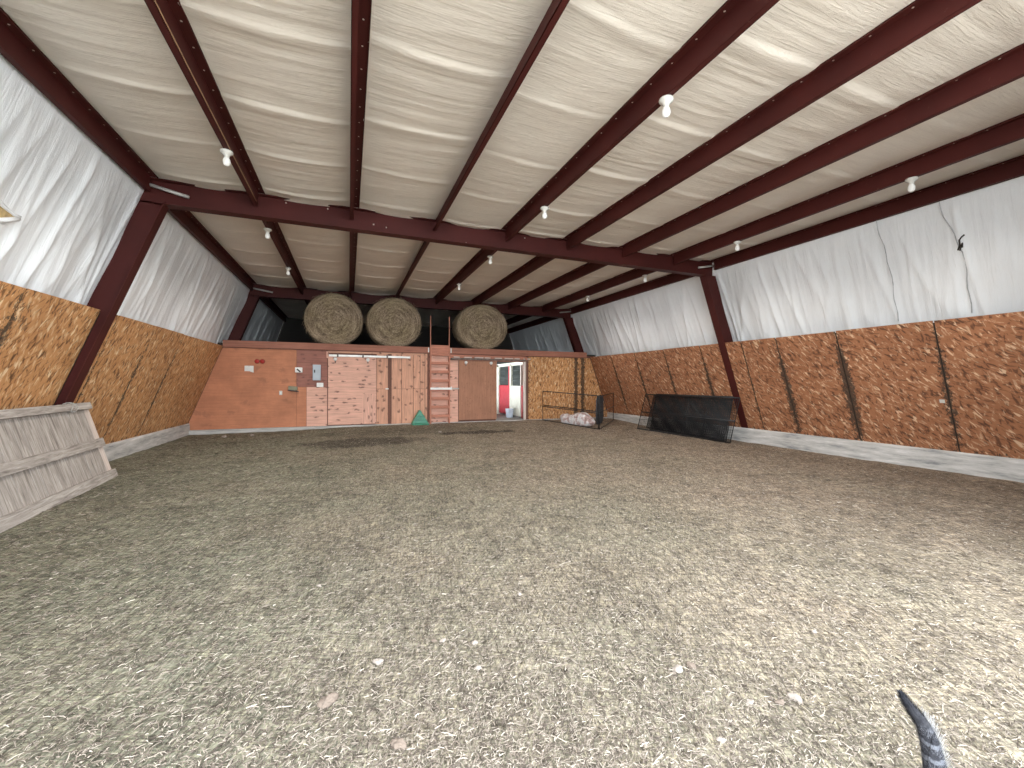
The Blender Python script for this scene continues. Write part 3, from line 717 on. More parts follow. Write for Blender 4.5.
osb_back(5.44, 7.22, st0=0.5, st1=1.0); osb_back(7.235, 7.475, st0=0.9, st1=0.9); osb_back(7.49, 8.4, slant=True, st0=1.0)
# sill strip and loft rail
mb = MB(); mb.box(-3.68, 8.45, YB - 0.06, YB + 0.045, -0.20, -0.004); struct(bevel(mb.build('trim_1', M['concrete']), 0.008))
mb = MB(); mb.box(-2.93, 2.235, YB - 0.02, YB + 0.028, 2.06, 2.235); mb.box(2.835, 7.62, YB - 0.02, YB + 0.028, 2.06, 2.24)
struct(bevel(mb.build('trim_2', M['rail']), 0.006))
mb = MB(); mb.box(-2.95, 7.7, YB - 0.004, YB + 0.028, 2.045, 2.062); struct(mb.build('trim_3', M['lumber_d']))  # dark strip stands in for the shadow under the loft rail
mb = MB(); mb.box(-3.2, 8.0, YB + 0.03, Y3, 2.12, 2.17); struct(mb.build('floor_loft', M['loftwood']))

def planar_uv(o):
    me = o.data
    for lp in me.loops:
        v = me.vertices[lp.vertex_index].co; me.uv_layers[0].data[lp.index].uv = (v.x + o.location.x, v.z)
for o in [o for o in wall_b.children if o.data.materials[0] == M['ply_pink'] or o.data.materials[0] == M['ply_orange']]: planar_uv(o)
# left sliding door and its track
door1 = struct(MB().box(-0.52, 0.725, YB - 0.025, YB + 0.0, 0.02, 1.90).build('door_1', M['ply_pink']))
planar_uv(door1)
sheet('patch_board', 0.355, 0.70, 0.03, 0.86, M['ply_pink'], th=0.008, y=YB - 0.034, parent=door1)
def roller(x, z, par):
    mb = MB(); mb.lathe([(0.0, -0.012), (0.046, -0.010), (0.048, 0.0), (0.046, 0.010), (0.0, 0.012)], (x, YB - 0.050, z), 16, 'y'); o = mb.build('roller', M['white'], par)
    MB().box(x - 0.014, x + 0.014, YB - 0.040, YB - 0.026, z - 0.10, z + 0.06).build('hanger_strap', M['track_old'], o)
    return o
roller(-0.34, 1.815, door1); roller(0.50, 1.815, door1)
t = thing('door_track', 'long white sliding door track above the pink plywood door', 'track', (0.6, YB, 1.9))
mb = MB(); mb.obox((-0.50, YB - 0.065, 1.885), (2.16, 0, 0.0), (0, 0.045, 0), (0, 0, 0.055)); mb.build('rail', M['track'], t)
for x in (-0.28, 0.37, 1.02): MB().box(x - 0.022, x + 0.022, YB - 0.072, YB + 0.03, 1.875, 1.965).build('bracket', M['track_old'], t)
MB().box(-0.56, -0.50, YB - 0.03, YB + 0.03, 1.84, 2.02).build('end_block', M['ply_pink'], t)
mb = MB(); mb.box(0.98, 1.06, YB - 0.02, YB + 0.0, 0.985, 1.02); mb.lathe([(0.012, -0.03), (0.016, -0.015), (0.012, 0.0)], (1.03, YB - 0.01, 1.0), 10, 'y')
o = mb.build('door_latch', M['white'], origin=(1.02, YB - 0.01, 1.0)); tag(o, 'small pale latch beside the dark post, left of the ladder', 'latch')

# right sliding door, track, latch
door2 = struct(MB().box(3.12, 4.33, YB - 0.030, YB - 0.005, 0.05, 1.86).build('door_2', M['ply_door']))
roller(3.33, 1.80, door2); roller(4.14, 1.80, door2)
t = thing('door_track', 'dark flaking sliding door track above the brown door and stall opening', 'track', (4.1, YB, 1.93))
MB().box(2.86, 5.36, YB - 0.075, YB - 0.03, 1.885, 1.935).build('rail', M['track_old'], t)
for i in range(8):
    x = 2.95 + i * 0.33; MB().box(x, x + 0.18 + 0.05 * (i % 3), YB - 0.040, YB + 0.005, 1.945, 1.975).build('mounting_strip', M['paleboard'], t)
MB().box(5.30, 5.37, YB - 0.06, YB + 0.02, 1.90, 2.01).build('end_block', M['lumber'], t)
t = thing('latch_bar', 'white latch bar with grey hasp crossing the ladder', 'latch', (2.55, YB - 0.1, 1.02))
MB().box(2.235, 2.86, YB - 0.125, YB - 0.112, 0.975, 1.04).build('bar', M['white'], t)
MB().box(2.86, 3.10, YB - 0.12, YB - 0.10, 0.985, 1.025).build('hasp', M['galv'], t)
MB().box(2.85, 2.875, YB - 0.13, YB - 0.09, 0.965, 1.075).build('bracket', M['white'], t)

# ladder to the loft
t = thing('wooden_ladder', 'red stained wooden ladder fixed upright against the partition to the loft', 'ladder', (2.54, YB - 0.06, 0))
for x in (2.225, 2.785):
    bevel(MB().box(x, x + 0.045, YB - 0.10, YB - 0.022, -0.03, 2.24).build('side_rail', M['lumber'], t), 0.004)
    bevel(MB().box(x + 0.008, x + 0.034, YB - 0.075, YB - 0.03, 2.24, 3.16).build('grab_rail', M['lumber'], t), 0.004)
for z in (0.19, 0.455, 0.71, 0.965, 1.24, 1.50, 1.76, 2.02):
    bevel(MB().box(2.27, 2.785, YB - 0.105, YB - 0.03, z - 0.035, z + 0.045).build('rung', M['lumber'], t), 0.004)
bevel(MB().box(2.26, 2.795, YB - 0.085, YB - 0.03, 2.07, 2.30).build('top_board', M['lumber'], t), 0.004)
for x in (2.195, 2.87):
    mb = MB(); mb.box(x - 0.018, x + 0.018, YB - 0.03, YB - 0.018, 2.08, 2.22); o = mb.build('rail_bracket', M['ceramic'], origin=(x, YB, 2.15))
    tag(o, f"pale metal bracket on the loft rail {'left' if x < 2.5 else 'right'} of the ladder", 'bracket', 'ladder brackets')

# small fittings on the partition
def wallthing(name, label, cat, x, z): return thing(name, label, cat, (x, YB + 0.03, z))
t = wallthing('notice', 'crumpled white notice pinned on the orange plywood', 'paper', -2.37, 1.53)
mb = MB(); xs = np.linspace(-2.47, -2.27, 8); zs = np.linspace(1.46, 1.60, 7); X, Z = np.meshgrid(xs, zs, indexing='ij')
Z = Z - 0.05 * np.clip((X + 2.36) * 8, 0, 1) * (Z < 1.49); mb.grid(np.stack([X, YF - 0.008 + 0.014 * fbm(X * 12, Z * 12, 4, 2), Z], -1), np.stack([X, Z], -1), False)
mb.build('sheet', M['paper'], t); MB().lathe([(0.0, 0), (0.008, 0.002), (0.008, 0.012)], (-2.37, YF - 0.018, 1.585), 8, 'y').build('pin', M['galv'], t)
for x, nm in ((-2.195, 'left'), (-2.075, 'right')):
    t = wallthing('reflector', f'round red reflector on the orange plywood, {nm} one of the pair', 'reflector', x, 1.72); t['group'] = 'red reflectors'
    MB().lathe([(0.045, 0.0), (0.055, -0.008), (0.050, -0.020), (0.0, -0.030)], (x, YF, 1.715), 18, 'y').build('lens', M['redplastic'], t)
    MB().lathe([(0.060, 0.0), (0.060, -0.008), (0.053, -0.012)], (x, YF, 1.715), 18, 'y').build('rim', M['lumber_d'], t)
t = wallthing('switch_box', 'white switch box with a dark lever on the stained boards', 'switch', -1.23, 1.51)
bevel(MB().box(-1.32, -1.145, YF - 0.05, YF, 1.44, 1.575).build('housing', M['white'], t), 0.006)
MB().bar((-1.27, YF - 0.06, 1.53), (-1.19, YF - 0.075, 1.455), 0.03, 0.022, (0, 1, 0)).build('lever', M['black'], t)
t = wallthing('breaker_panel', 'tall grey electrical breaker panel on the stained boards', 'electrical panel', -0.80, 1.44)
bevel(MB().box(-0.895, -0.70, YF - 0.075, YF, 1.235, 1.655).build('cabinet', M['panelgrey'], t), 0.005)
bevel(MB().box(-0.878, -0.717, YF - 0.083, YF - 0.074, 1.27, 1.635).build('cover', M['panelgrey'], t), 0.003)
MB().box(-0.862, -0.832, YF - 0.092, YF - 0.082, 1.44, 1.52).build('handle', M['black'], t.children[-1])
t = wallthing('junction_box', 'small white box directly below the grey breaker panel', 'electrical box', -0.72, 1.11)
bevel(MB().box(-0.80, -0.635, YF - 0.05, YF, 1.055, 1.17).build('housing', M['white'], t), 0.006); MB().box(-0.735, -0.70, YF - 0.058, YF - 0.049, 1.09, 1.135).build('toggle', M['paper'], t)
t = wallthing('wall_bracket', 'dull green metal holder jutting from the orange plywood', 'holder', -1.37, 1.0)
MB().obox((-1.47, YF - 0.11, 0.985), (0.21, 0, -0.02), (0, 0.11, 0), (0.0, 0.02, 0.10)).build('body', M['olive'], t); MB().obox((-1.48, YF - 0.13, 0.965), (0.25, 0, -0.035), (0, 0.13, 0), (0, 0, 0.016)).build('lip', M['black'], t)
t = wallthing('outlet', 'single pale outlet cover on the orange plywood below the green holder', 'outlet', -1.655, 0.90)
bevel(MB().box(-1.69, -1.62, YF - 0.012, YF, 0.845, 0.955).build('cover_plate', M['ceramic'], t), 0.004); MB().box(-1.67, -1.64, YF - 0.017, YF - 0.011, 0.875, 0.925).build('socket', M['paper'], t)

# ------------------------------------------------------------------ hay bales in the loft
def bale(x, zc, rx, rz, seed, label):
    yF, L = YB + 0.035, 0.71
    c = Vector((x, yF + L / 2, zc)); n = 96
    mb = MB()
    prof = [(0.0, 0.008), (0.15, -0.004), (0.35, 0.005), (0.55, -0.004), (0.75, 0.004), (0.90, 0.012), (0.97, 0.035), (1.0, 0.085)]
    rings = [(r, yF + d) for r, d in prof] + [(1.01, yF + 0.25), (1.012, yF + 0.42), (1.0, yF + L - 0.08), (0.95, yF + L - 0.02), (0.0, yF + L)]
    th = np.linspace(0, 2 * math.pi, n, endpoint=False)
    P = []
    for r, y in rings:
        wob = 1 + 0.028 * fbm(np.cos(th) * 2 + seed * 3, np.sin(th) * 2 + y, seed, 3)
        X = x + r * rx * wob * np.cos(th); Z = zc + r * rz * wob * np.sin(th)
        Z = np.maximum(Z, 2.178)                                             # rests flat on the loft floor
        Yv = y + (0.022 * fbm(X * 9, Z * 9, seed + 7, 3) if r < 0.98 else 0 * X)
        P.append(np.stack([X, Yv + 0 * X, Z], -1))
    b = 0
    for ring in P: mb.v += [tuple(p) for p in ring.tolist()]
    for i in range(len(rings) - 1):
        for k in range(n):
            k2 = (k + 1) % n; mb.face((i * n + k, i * n + k2, (i + 1) * n + k2, (i + 1) * n + k), smooth=True)
    o = mb.build('round_hay_bale', M['hay'], origin=c); tag(o, label, 'hay bale', 'round hay bales in the loft')
    # loose stalks sticking out of the face and rim
    sv = MB()
    for i in range(260):
        a = random.uniform(0, 6.283); rr = math.sqrt(random.random()) * 0.97 if i < 160 else 1.0
        p = Vector((x + rr * rx * math.cos(a), yF + 0.02, zc + rr * rz * math.sin(a))); 
        if i >= 160: p.y = yF + random.uniform(0.03, 0.3)
        if p.z < 2.2: continue
        tdir = Vector((-math.sin(a), random.uniform(-0.5, -0.1), math.cos(a))) if i < 160 else Vector((math.cos(a) * .5 - math.sin(a), random.uniform(-.3, .3), math.sin(a) * .5 + math.cos(a)))
        sv.bar(p, p + tdir.normalized() * random.uniform(0.05, 0.13), 0.006, 0.003)
    h = sv.build('loose_stalks', M['hay'], o, origin=c); h['kind'] = 'stuff'
bale(-0.375, 2.92, 0.757, 0.728, 3, 'leftmost round hay bale on the loft above the breaker panel')
bale(1.235, 2.92, 0.772, 0.728, 8, 'middle round hay bale on the loft, left of the ladder')
bale(3.90, 2.93, 0.84, 0.715, 13, 'round hay bale on the loft to the right of the ladder')

# ------------------------------------------------------------------ stall seen through the doorway
t = thing('horse_stall_front', 'red and cream horse stall front seen through the open doorway', 'stall', (5.38, 13.8, 0))
xs_ = 5.36
MB().box(xs_, xs_ + 0.04, 13.86, 14.86, 0.06, 1.10).build('red_panel', M['red'], t)
MB().box(xs_, xs_ + 0.04, 12.50, 12.69, 0.02, 1.10).build('red_panel', M['red'], t)
d = MB().box(xs_ - 0.02, xs_ + 0.03, 12.72, 13.58, 0.06, 1.09).build('stall_door', M['cream'], t)
for a, b_ in ((13.58, 13.70),): MB().box(xs_ - 0.03, xs_ + 0.05, a, b_, 0.0, 1.88).build('post', M['cream'], t)
MB().box(xs_ - 0.02, xs_ + 0.05, 13.72, 13.84, 0.0, 1.86).build('post', M['red'], t)
MB().box(xs_ - 0.03, xs_ + 0.05, 14.87, 15.2, 0.0, 1.88).build('post', M['cream'], t)
MB().box(xs_ - 0.03, xs_ + 0.05, 12.40, 15.2, 1.79, 1.90).build('top_rail', M['cream'], t)
MB().box(xs_ - 0.02, xs_ + 0.05, 12.69, 12.74, 1.10, 1.80).build('post', M['paleboard'], t)
for y0, y1 in ((12.76, 13.56), (13.86, 14.86)):
    g = MB().box(xs_ + 0.05, xs_ + 0.07, y0, y1, 1.10, 1.80).build('stall_backboard', M['glass'], t)
    mb = MB()
    for i in range(9):
        y = y0 + 0.06 + i * (y1 - y0 - 0.12) / 8; mb.tube([(xs_ + 0.02, y, 1.09), (xs_ + 0.02, y, 1.80)], 0.009, 6)
    for z in (1.28, 1.46, 1.63): mb.tube([(xs_ + 0.02, y0, z), (xs_ + 0.02, y1, z)], 0.012, 6)
    mb.build('grille', M['grille'], t)
t = thing('bucket', 'pale blue bucket on the slab at the foot of the cream stall door', 'bucket', (5.16, 13.25, 0))
MB().lathe([(0.0, 0.0), (0.105, 0.0), (0.115, 0.02), (0.145, 0.29), (0.152, 0.30), (0.145, 0.305), (0.135, 0.29), (0.10, 0.03), (0.0, 0.03)], (5.16, 13.25, -0.004), 24).build('tub', M['bucket'], t)
mb = MB(); mb.tube([(5.16 + 0.15 * math.cos(a), 13.25 - 0.02 - 0.12 * math.sin(a) * 0.6, 0.29 + 0.0 - 0.13 * math.sin(a)) for a in np.linspace(0, math.pi, 12)], 0.004, 6); mb.build('handle', M['white'], t)
# added bulb, out of view under the loft, to brighten the stall aisle
t = thing('added_aisle_bulb', 'added unseen bulb under the loft brightening the stall aisle', 'lamp', (4.6, 13.3, 2.10))
MB().lathe([(0.055, 0.02), (0.055, 0.0), (0.03, -0.03), (0.02, -0.05)], (4.6, 13.3, 2.10), 16).build('lampholder', M['ceramic'], t)
mb = MB(); mb.lathe([(0.015, -0.05), (0.03, -0.075), (0.035, -0.10), (0.022, -0.13), (0, -0.138)], (4.6, 13.3, 2.10), 16); gb = mb.build('bulb', M['bulb'], t)
L = bpy.data.lights.new('added_aisle_light', 'POINT'); L.energy = 2; L.color = (1.0, 0.95, 0.88); L.shadow_soft_size = 0.10
lo = bpy.data.objects.new('added_aisle_light', L); COL.objects.link(lo); lo.location = (4.55, 13.3, 1.80)

# ------------------------------------------------------------------ green corner feeder by the ladder
def feeder():
    zf = float(floor_z(1.92, 11.95)) + 0.0
    t = thing('corner_feeder', 'green plastic triangular feeder standing on the floor left of the ladder', 'feeder', (1.92, 12.0, zf))
    c = Vector((1.91, 12.0, zf))
    def wedge(w0, w1, z0, z1, dp0, dp1):
        mb = MB(); P = []
        for w_, z, dp in ((w0, z0, dp0), (w1, z1, dp1)):
            P += [c + Vector((-w_ / 2, -dp, z)), c + Vector((w_ / 2, -dp, z)), c + Vector((w_ / 2, 0.16, z)), c + Vector((-w_ / 2, 0.16, z))]
        mb.box8(P); return mb
    bevel(wedge(0.50, 0.47, -0.06, 0.045, 0.13, 0.14).build('tray', M['green'], t), 0.02, 3)
    bevel(wedge(0.46, 0.04, 0.045, 0.41, 0.06, 0.0).build('hood', M['green'], t), 0.01)
    for z, w_ in ((0.13, 0.36), (0.235, 0.24)): bevel(wedge(w_ + 0.03, w_ - 0.02, z, z + 0.03, 0.075 - z * 0.14, 0.07 - z * 0.14).build('rib', M['green'], t), 0.008)
feeder()

# ------------------------------------------------------------------ weathered panel leaning on the left wall
def left_panel():
    B0 = Vector((-2.76, 4.30, -0.14)); B1 = Vector((-2.985, 7.30, -0.14)); T1 = Vector((-3.275, 7.28, 0.885))
    u = (B1 - B0); ln = u.length; u.normalize(); v = (T1 - B1); v = (v - u * v.dot(u)); hgt = v.length; v.normalize(); n = u.cross(v).normalized()
    if n.x < 0: n = -n
    t = thing('board_panel', 'weathered grey wooden panel with three rails leaning on the left wall', 'panel', tuple(B0))
    nb = 22; wd = ln / nb
    for i in range(nb):
        mb = MB(); mb.off = (random.random() * 9, random.random() * 9)
        last = i == nb - 1
        mb.obox(B0 + u * (i * wd + 0.003) + n * (random.uniform(-0.002, 0.002) - 0.01), v * (hgt - random.uniform(0, 0.006)), u * (wd - 0.005), -n * 0.02)
        mb.build('board', M['paleboard'] if last else M['weathered'], t)
    def rail(h0, h1, th, ext=0.0, dy=0.0):
        mb = MB(); mb.obox(B0 + v * h0 - n * 0.0105 + n * 0.0, u * (ln + ext), v * (h1 - h0), n * th); return bevel(mb.build('rail', M['weathered'], t), 0.004)
    rail(0.0, 0.12, 0.045); rail(0.455, 0.57, 0.045, -0.02); rail(hgt - 0.085, hgt + 0.005, 0.05, -0.015)
    mb = MB(); w0 = B0 + u * (ln - 0.52) + v * (hgt - 0.04)
    for k in range(3):
        pts = [w0 + u * (0.05 * k - 0.05) + (v * math.sin(a) * 0.062 + n * (0.02 + math.cos(a) * 0.045)) + u * 0.03 * math.sin(a * 2 + k) for a in np.linspace(0, 6.283, 16, endpoint=False)]
        mb.tube(pts, 0.004, 6, closed=True)
    mb.build('tie_wire', M['galv'], t)
left_panel()

# ------------------------------------------------------------------ black wire panels
def wire_panel(name, o, u, v, label, group, wire=0.05, mid=(0.5,), frame_r=0.013, fill=True, wire_r=0.0022, n_stiff=0):
    """o lower corner, u along the bottom, v up the side"""
    o, u, v = Vector(o), Vector(u), Vector(v)
    t = thing(name, label, 'wire panel', tuple(o), group)
    mb = MB(); mb.tube([o, o + u, o + u + v, o + v], frame_r, 8, closed=True); mb.build('frame', M['black'], t)
    for m_ in mid:
        MB().tube([o + v * m_, o + u + v * m_], frame_r * 0.9, 8).build('cross_rail', M['black'], t)
    for k in range(n_stiff):
        f = (k + 1) / (n_stiff + 1); MB().tube([o + u * f, o + u * f + v], frame_r * 0.8, 8).build('upright', M['black'], t)
    if fill:
        mb = MB(); nu = int(u.length / wire); nv = int(v.length / wire)
        for i in range(1, nu): mb.tube([o + u * i / nu, o + u * i / nu + v], wire_r, 4)
        for j in range(1, nv): mb.tube([o + v * j / nv, o + u + v * j / nv], wire_r, 4)
        mb.build('wire_mesh', M['black'], t)
    return t
G = 'black wire panels stacked on the right wall'
wire_panel('wire_panel', (7.84, 6.70, -0.125), (-0.03, 3.10, 0), (0.27, -0.02, 0.985), 'outermost black wire panel leaning on the right wall, its frame reaching furthest left', G, 0.055, (0.48,), 0.016, wire_r=0.0030)
wire_panel('wire_panel', (7.905, 6.86, -0.12), (-0.02, 2.50, 0), (0.255, 0.04, 1.0), 'second black wire panel in the stack, standing shorter behind the outermost one', G, 0.028, (0.5,), wire_r=0.0052, n_stiff=1)
wire_panel('wire_panel', (7.965, 6.98, -0.115), (0.0, 2.62, 0.02), (0.225, -0.05, 0.93), 'third black wire panel, innermost of the stack beside the red column', G, 0.030, (0.46,), wire_r=0.0052, n_stiff=3)
G = 'pen panels by the doorway'
zA, zBk = float(floor_z(5.85, 12.05)), float(floor_z(6.5, 9.85))
wire_panel('pen_panel', (5.86, 12.08, zA + 0.02), (0.66, -2.20, zBk - zA - 0.0), (0, 0, 0.93), 'thin black wire pen panel running out from the back wall toward the camera', G, 0.11, (0.52, 0.47), 0.014, True, 0.0016)
wire_panel('pen_panel', (6.54, 9.86, zBk + 0.02), (1.62, 1.62, 0.06), (0, 0, 0.91), 'thin black wire pen panel closing the right side of the pen', G, 0.11, (0.5,), 0.012, True, 0.0016)
# white bag lying in the pen
def bag():
    c = Vector((6.47, 10.95, float(floor_z(6.47, 10.95)) + 0.13)); mb = MB(); n, m = 40, 18
    for i in range(m + 1):
        ph = -math.pi / 2 + math.pi * i / m
        for k in range(n):
            th = 2 * math.pi * k / n
            sx = math.copysign(abs(math.cos(th)) ** 0.75, math.cos(th)); sy = math.copysign(abs(math.sin(th)) ** 0.75, math.sin(th))
            cp = abs(math.cos(ph)) ** 0.6
            x, y, z = 0.66 * sx * cp, 0.23 * sy * cp, 0.20 * math.sin(ph)
            lump = 1 + 0.5 * float(fbm(np.array(x * 4 + 9), np.array(y * 5 + z * 4), 31, 3))
            z = z * lump + 0.04 * math.sin(x * 7) * (z > 0)
            z = max(z, -0.14)
            a = -1.28; mb.v.append(tuple(c + Vector((x * math.cos(a) - y * math.sin(a), x * math.sin(a) + y * math.cos(a), z))))
    for i in range(m):
        for k in range(n):
            k2 = (k + 1) % n; mb.face((i * n + k, i * n + k2, (i + 1) * n + k2, (i + 1) * n + k), smooth=True)
    tag(mb.build('feed_bag', M['bag'], origin=c), 'crumpled white and brown plastic bag lying inside the wire pen', 'bag')
bag()
def mat_():
    c = Vector((7.24, 10.87, float(floor_z(7.24, 10.87)) + 0.01)); mb = MB(); pts = []
    for i in range(17):
        a = math.pi * i / 16; pts.append((0.26 * -math.cos(a), 0.88 if 3 < i < 13 else 0.88 - 0.16 * (1 - math.sin(a)) * 2))
    outline = [(-0.20, 0.0), (0.12, 0.02), (0.24, 0.14), (0.26, 0.40), (0.25, 0.72), (0.18, 0.86), (0.0, 0.90), (-0.17, 0.87), (-0.22, 0.74), (-0.235, 0.4), (-0.24, 0.12)]
    u = Vector((0.90, 0.52, 0)).normalized(); n_ = Vector((0.52, -0.90, 0)).normalized()
    k = len(outline)
    for d in (-0.012, 0.012):
        for a, z in outline: mb.v.append(tuple(c + u * a + n_ * (d - 0.05 * (a * a) * 6) + Vector((0, 0, z))))
    mb.face(list(range(k))[::-1]); mb.face(list(range(k, 2 * k)))
    for i in range(k): mb.face((i, (i + 1) % k, k + (i + 1) % k, k + i))
    tag(mb.build('rubber_mat', M['rubber'], origin=c), 'black rubber mat standing on edge against the pen corner', 'mat')
mat_()

# pale scrap stuck on the right lining near the camera
mb = MB(); mb.obox((xi_r(0.92) - 0.022, 3.31, 0.90), (0.008, 0, 0), (0, 0.06, 0), (-0.02, 0, 0.052)); o = mb.build('outlet_cover', M['ceramic'], origin=(xi_r(0.92) - 0.012, 3.34, 0.92))
tag(bevel(o, 0.003), 'small square pale cover plate on the right strand board wall', 'cover plate')

# ------------------------------------------------------------------ clods and dung on the floor
def clod(x, y, sx, sy, sz, mat, label, group, name):
    bm = bmesh.new(); bmesh.ops.create_icosphere(bm, subdivisions=3, radius=1.0)
    sd = random.randint(0, 999)
    for v in bm.verts:
        p = v.co; k = 1 + 1.25 * float(fbm(np.array(p.x * 1.5 + p.z + sd), np.array(p.y * 1.5 - p.z), sd % 50, 3)); v.co = p * k
    me = bpy.data.meshes.new(name); bm.to_mesh(me); bm.free()
    for p in me.polygons: p.use_smooth = random.random() < 0.6
    me.materials.append(mat); o = bpy.data.objects.new(name, me); COL.objects.link(o)
    z = float(floor_z(x, y)); o.location = (x, y, z + sz * 0.55); o.scale = (sx, sy, sz); o.rotation_euler = (0, 0, random.uniform(0, 6.28))
    tag(o, label, 'clod', group)
for x, y, s, k, lab in (
    (0.13, 2.00, 1.15, 0, 'pale grey clod on the hay, left of centre in the foreground'),
    (1.39, 1.46, 1.2, 0, 'pale clod on the hay beside a flat brown dung piece, right of centre'),
    (1.47, 1.46, 1.1, 1, 'flat brown dung piece beside the pale clod right of centre'),
    (1.72, 1.15, 1.25, 0, 'pale flat clod on the hay nearest the grey cat tail'),
    (1.64, 1.16, 0.9, 1, 'brown dung piece left of the pale flat clod near the cat tail'),
    (1.26, 1.11, 0.75, 0, 'small pale clod at the bottom of the photo, lowest of all the clods'),
    (1.52, 1.20, 0.8, 0, 'small square pale clod between the lowest clod and the flat clod'),
    (2.28, 1.43, 0.8, 0, 'pale clod lying farthest right in the foreground'),
    (0.55, 1.79, 0.85, 0, 'round whitish clod in the middle foreground below its whitish twin'),
    (0.59, 1.98, 0.85, 0, 'round whitish clod in the middle foreground above its whitish twin'),
    (0.44, 2.04, 0.8, 0, 'whitish clod touching a pinkish brown piece in the middle foreground'),
    (0.40, 2.06, 0.75, 1, 'pinkish brown piece touching a whitish clod in the middle foreground'),
    (0.98, 2.34, 0.85, 0, 'lone pale clod above the middle of the foreground'),
    (1.49, 2.03, 0.75, 1, 'brown curl of dung right of the middle of the floor'),
    (-0.07, 1.83, 1.9, 1, 'wide flat brown dung patch at the lower left of the foreground'),
    (0.17, 1.51, 1.3, 1, 'dark brown dung lump at the bottom left of the foreground'),
    (-0.17, 2.89, 0.9, 0, 'pale clod on the greenish hay left of the middle'),
    (-2.71, 11.48, 3.2, 0, 'pale clod against the far left corner of the partition sill'),
    (-2.15, 11.47, 3.0, 0, 'pale clod by the sill below the orange plywood'),
    (2.18, 10.52, 2.2, 0, 'white speck of a clod on the floor in front of the ladder'),
):
    clod(x, y, 0.020 * s, 0.014 * s, 0.010 * s, M['clod'] if k == 0 else M['clod_d'], lab, 'clods in the hay', 'clod' if k == 0 else 'dung')

# ------------------------------------------------------------------ loose straw (uncountable)
def straw():
    N = 330000
    # denser close to the camera, covering the whole arena
    r = 0.9 + 11.5 * rng.random(N) ** 1.9; a = yaw + rng.uniform(-0.98, 1.05, N)
    x = r * np.sin(a); y = r * np.cos(a)
    ok = (x > -3.45) & (x < 8.2) & (y < 12.0) & (y > -0.4); x, y, r = x[ok], y[ok], r[ok]; n = len(x)
    L = rng.uniform(0.007, 0.028, n) * (1 + 0.07 * r) * np.where(rng.random(n) < 0.04, 2.4, 1.0); W = rng.uniform(0.0004, 0.0011, n) * (1 + 0.22 * r)
    th = rng.normal(0.5, 1.0, n); dx, dy = np.cos(th), np.sin(th); tz = rng.normal(0, 0.12, n)
    z0 = floor_z(x - dx * L / 2, y - dy * L / 2) + 0.002; z2 = floor_z(x + dx * L / 2, y + dy * L / 2) + 0.002
    lift = 0.005 * rng.random(n)
    p0 = np.stack([x - dx * L / 2, y - dy * L / 2, z0 + lift + 0.3 * L * np.maximum(tz, 0)], -1)
    p2 = np.stack([x + dx * L / 2, y + dy * L / 2, z2 + lift + 0.3 * L * np.maximum(-tz, 0)], -1)
    bow = rng.normal(0, 0.05, n) * L
    p1 = (p0 + p2) / 2 + np.stack([-dy * bow, dx * bow, 0.002 + 0 * L], -1)
    w1 = np.stack([-dy * W, dx * W, rng.normal(0, 0.4, n) * W], -1); w2 = w1
    V = np.stack([p0 - w1, p0 + w1, p1 - w1, p1 + w1, p2 - w2 * .6, p2 + w2 * .6], 1).reshape(-1, 3)
    b = (np.arange(n) * 6)[:, None]
    Fq = np.concatenate([b + np.array([0, 2, 3, 1]), b + np.array([2, 4, 5, 3])], 1).reshape(-1)
    me = bpy.data.meshes.new('scattered_straw'); me.vertices.add(len(V)); me.vertices.foreach_set('co', V.astype(np.float32).ravel())
    me.loops.add(len(Fq)); me.loops.foreach_set('vertex_index', Fq.astype(np.int32)); me.polygons.add(n * 2)
    me.polygons.foreach_set('loop_start', (np.arange(n * 2) * 4).astype(np.int32))
    me.update(calc_edges=True)
    tone = np.repeat(rng.random(n) ** 1.25, 6); A = me.attributes.new('tone', 'FLOAT', 'POINT'); A.data.foreach_set('value', tone.astype(np.float32))
    mt = mat_attr('dry hay stalks', 'tone', [(0.0, (0.055, 0.042, 0.034)), (0.25, (0.125, 0.098, 0.080)), (0.55, (0.252, 0.205, 0.166)), (0.85, (0.37, 0.315, 0.26)), (1.0, (0.52, 0.46, 0.38))], 0.8, 0.25)
    me.materials.append(mt); o = bpy.data.objects.new('scattered_straw', me); COL.objects.link(o)
    tag(o, 'loose dry hay stalks scattered over the whole barn floor', 'straw'); o['kind'] = 'stuff'
straw()

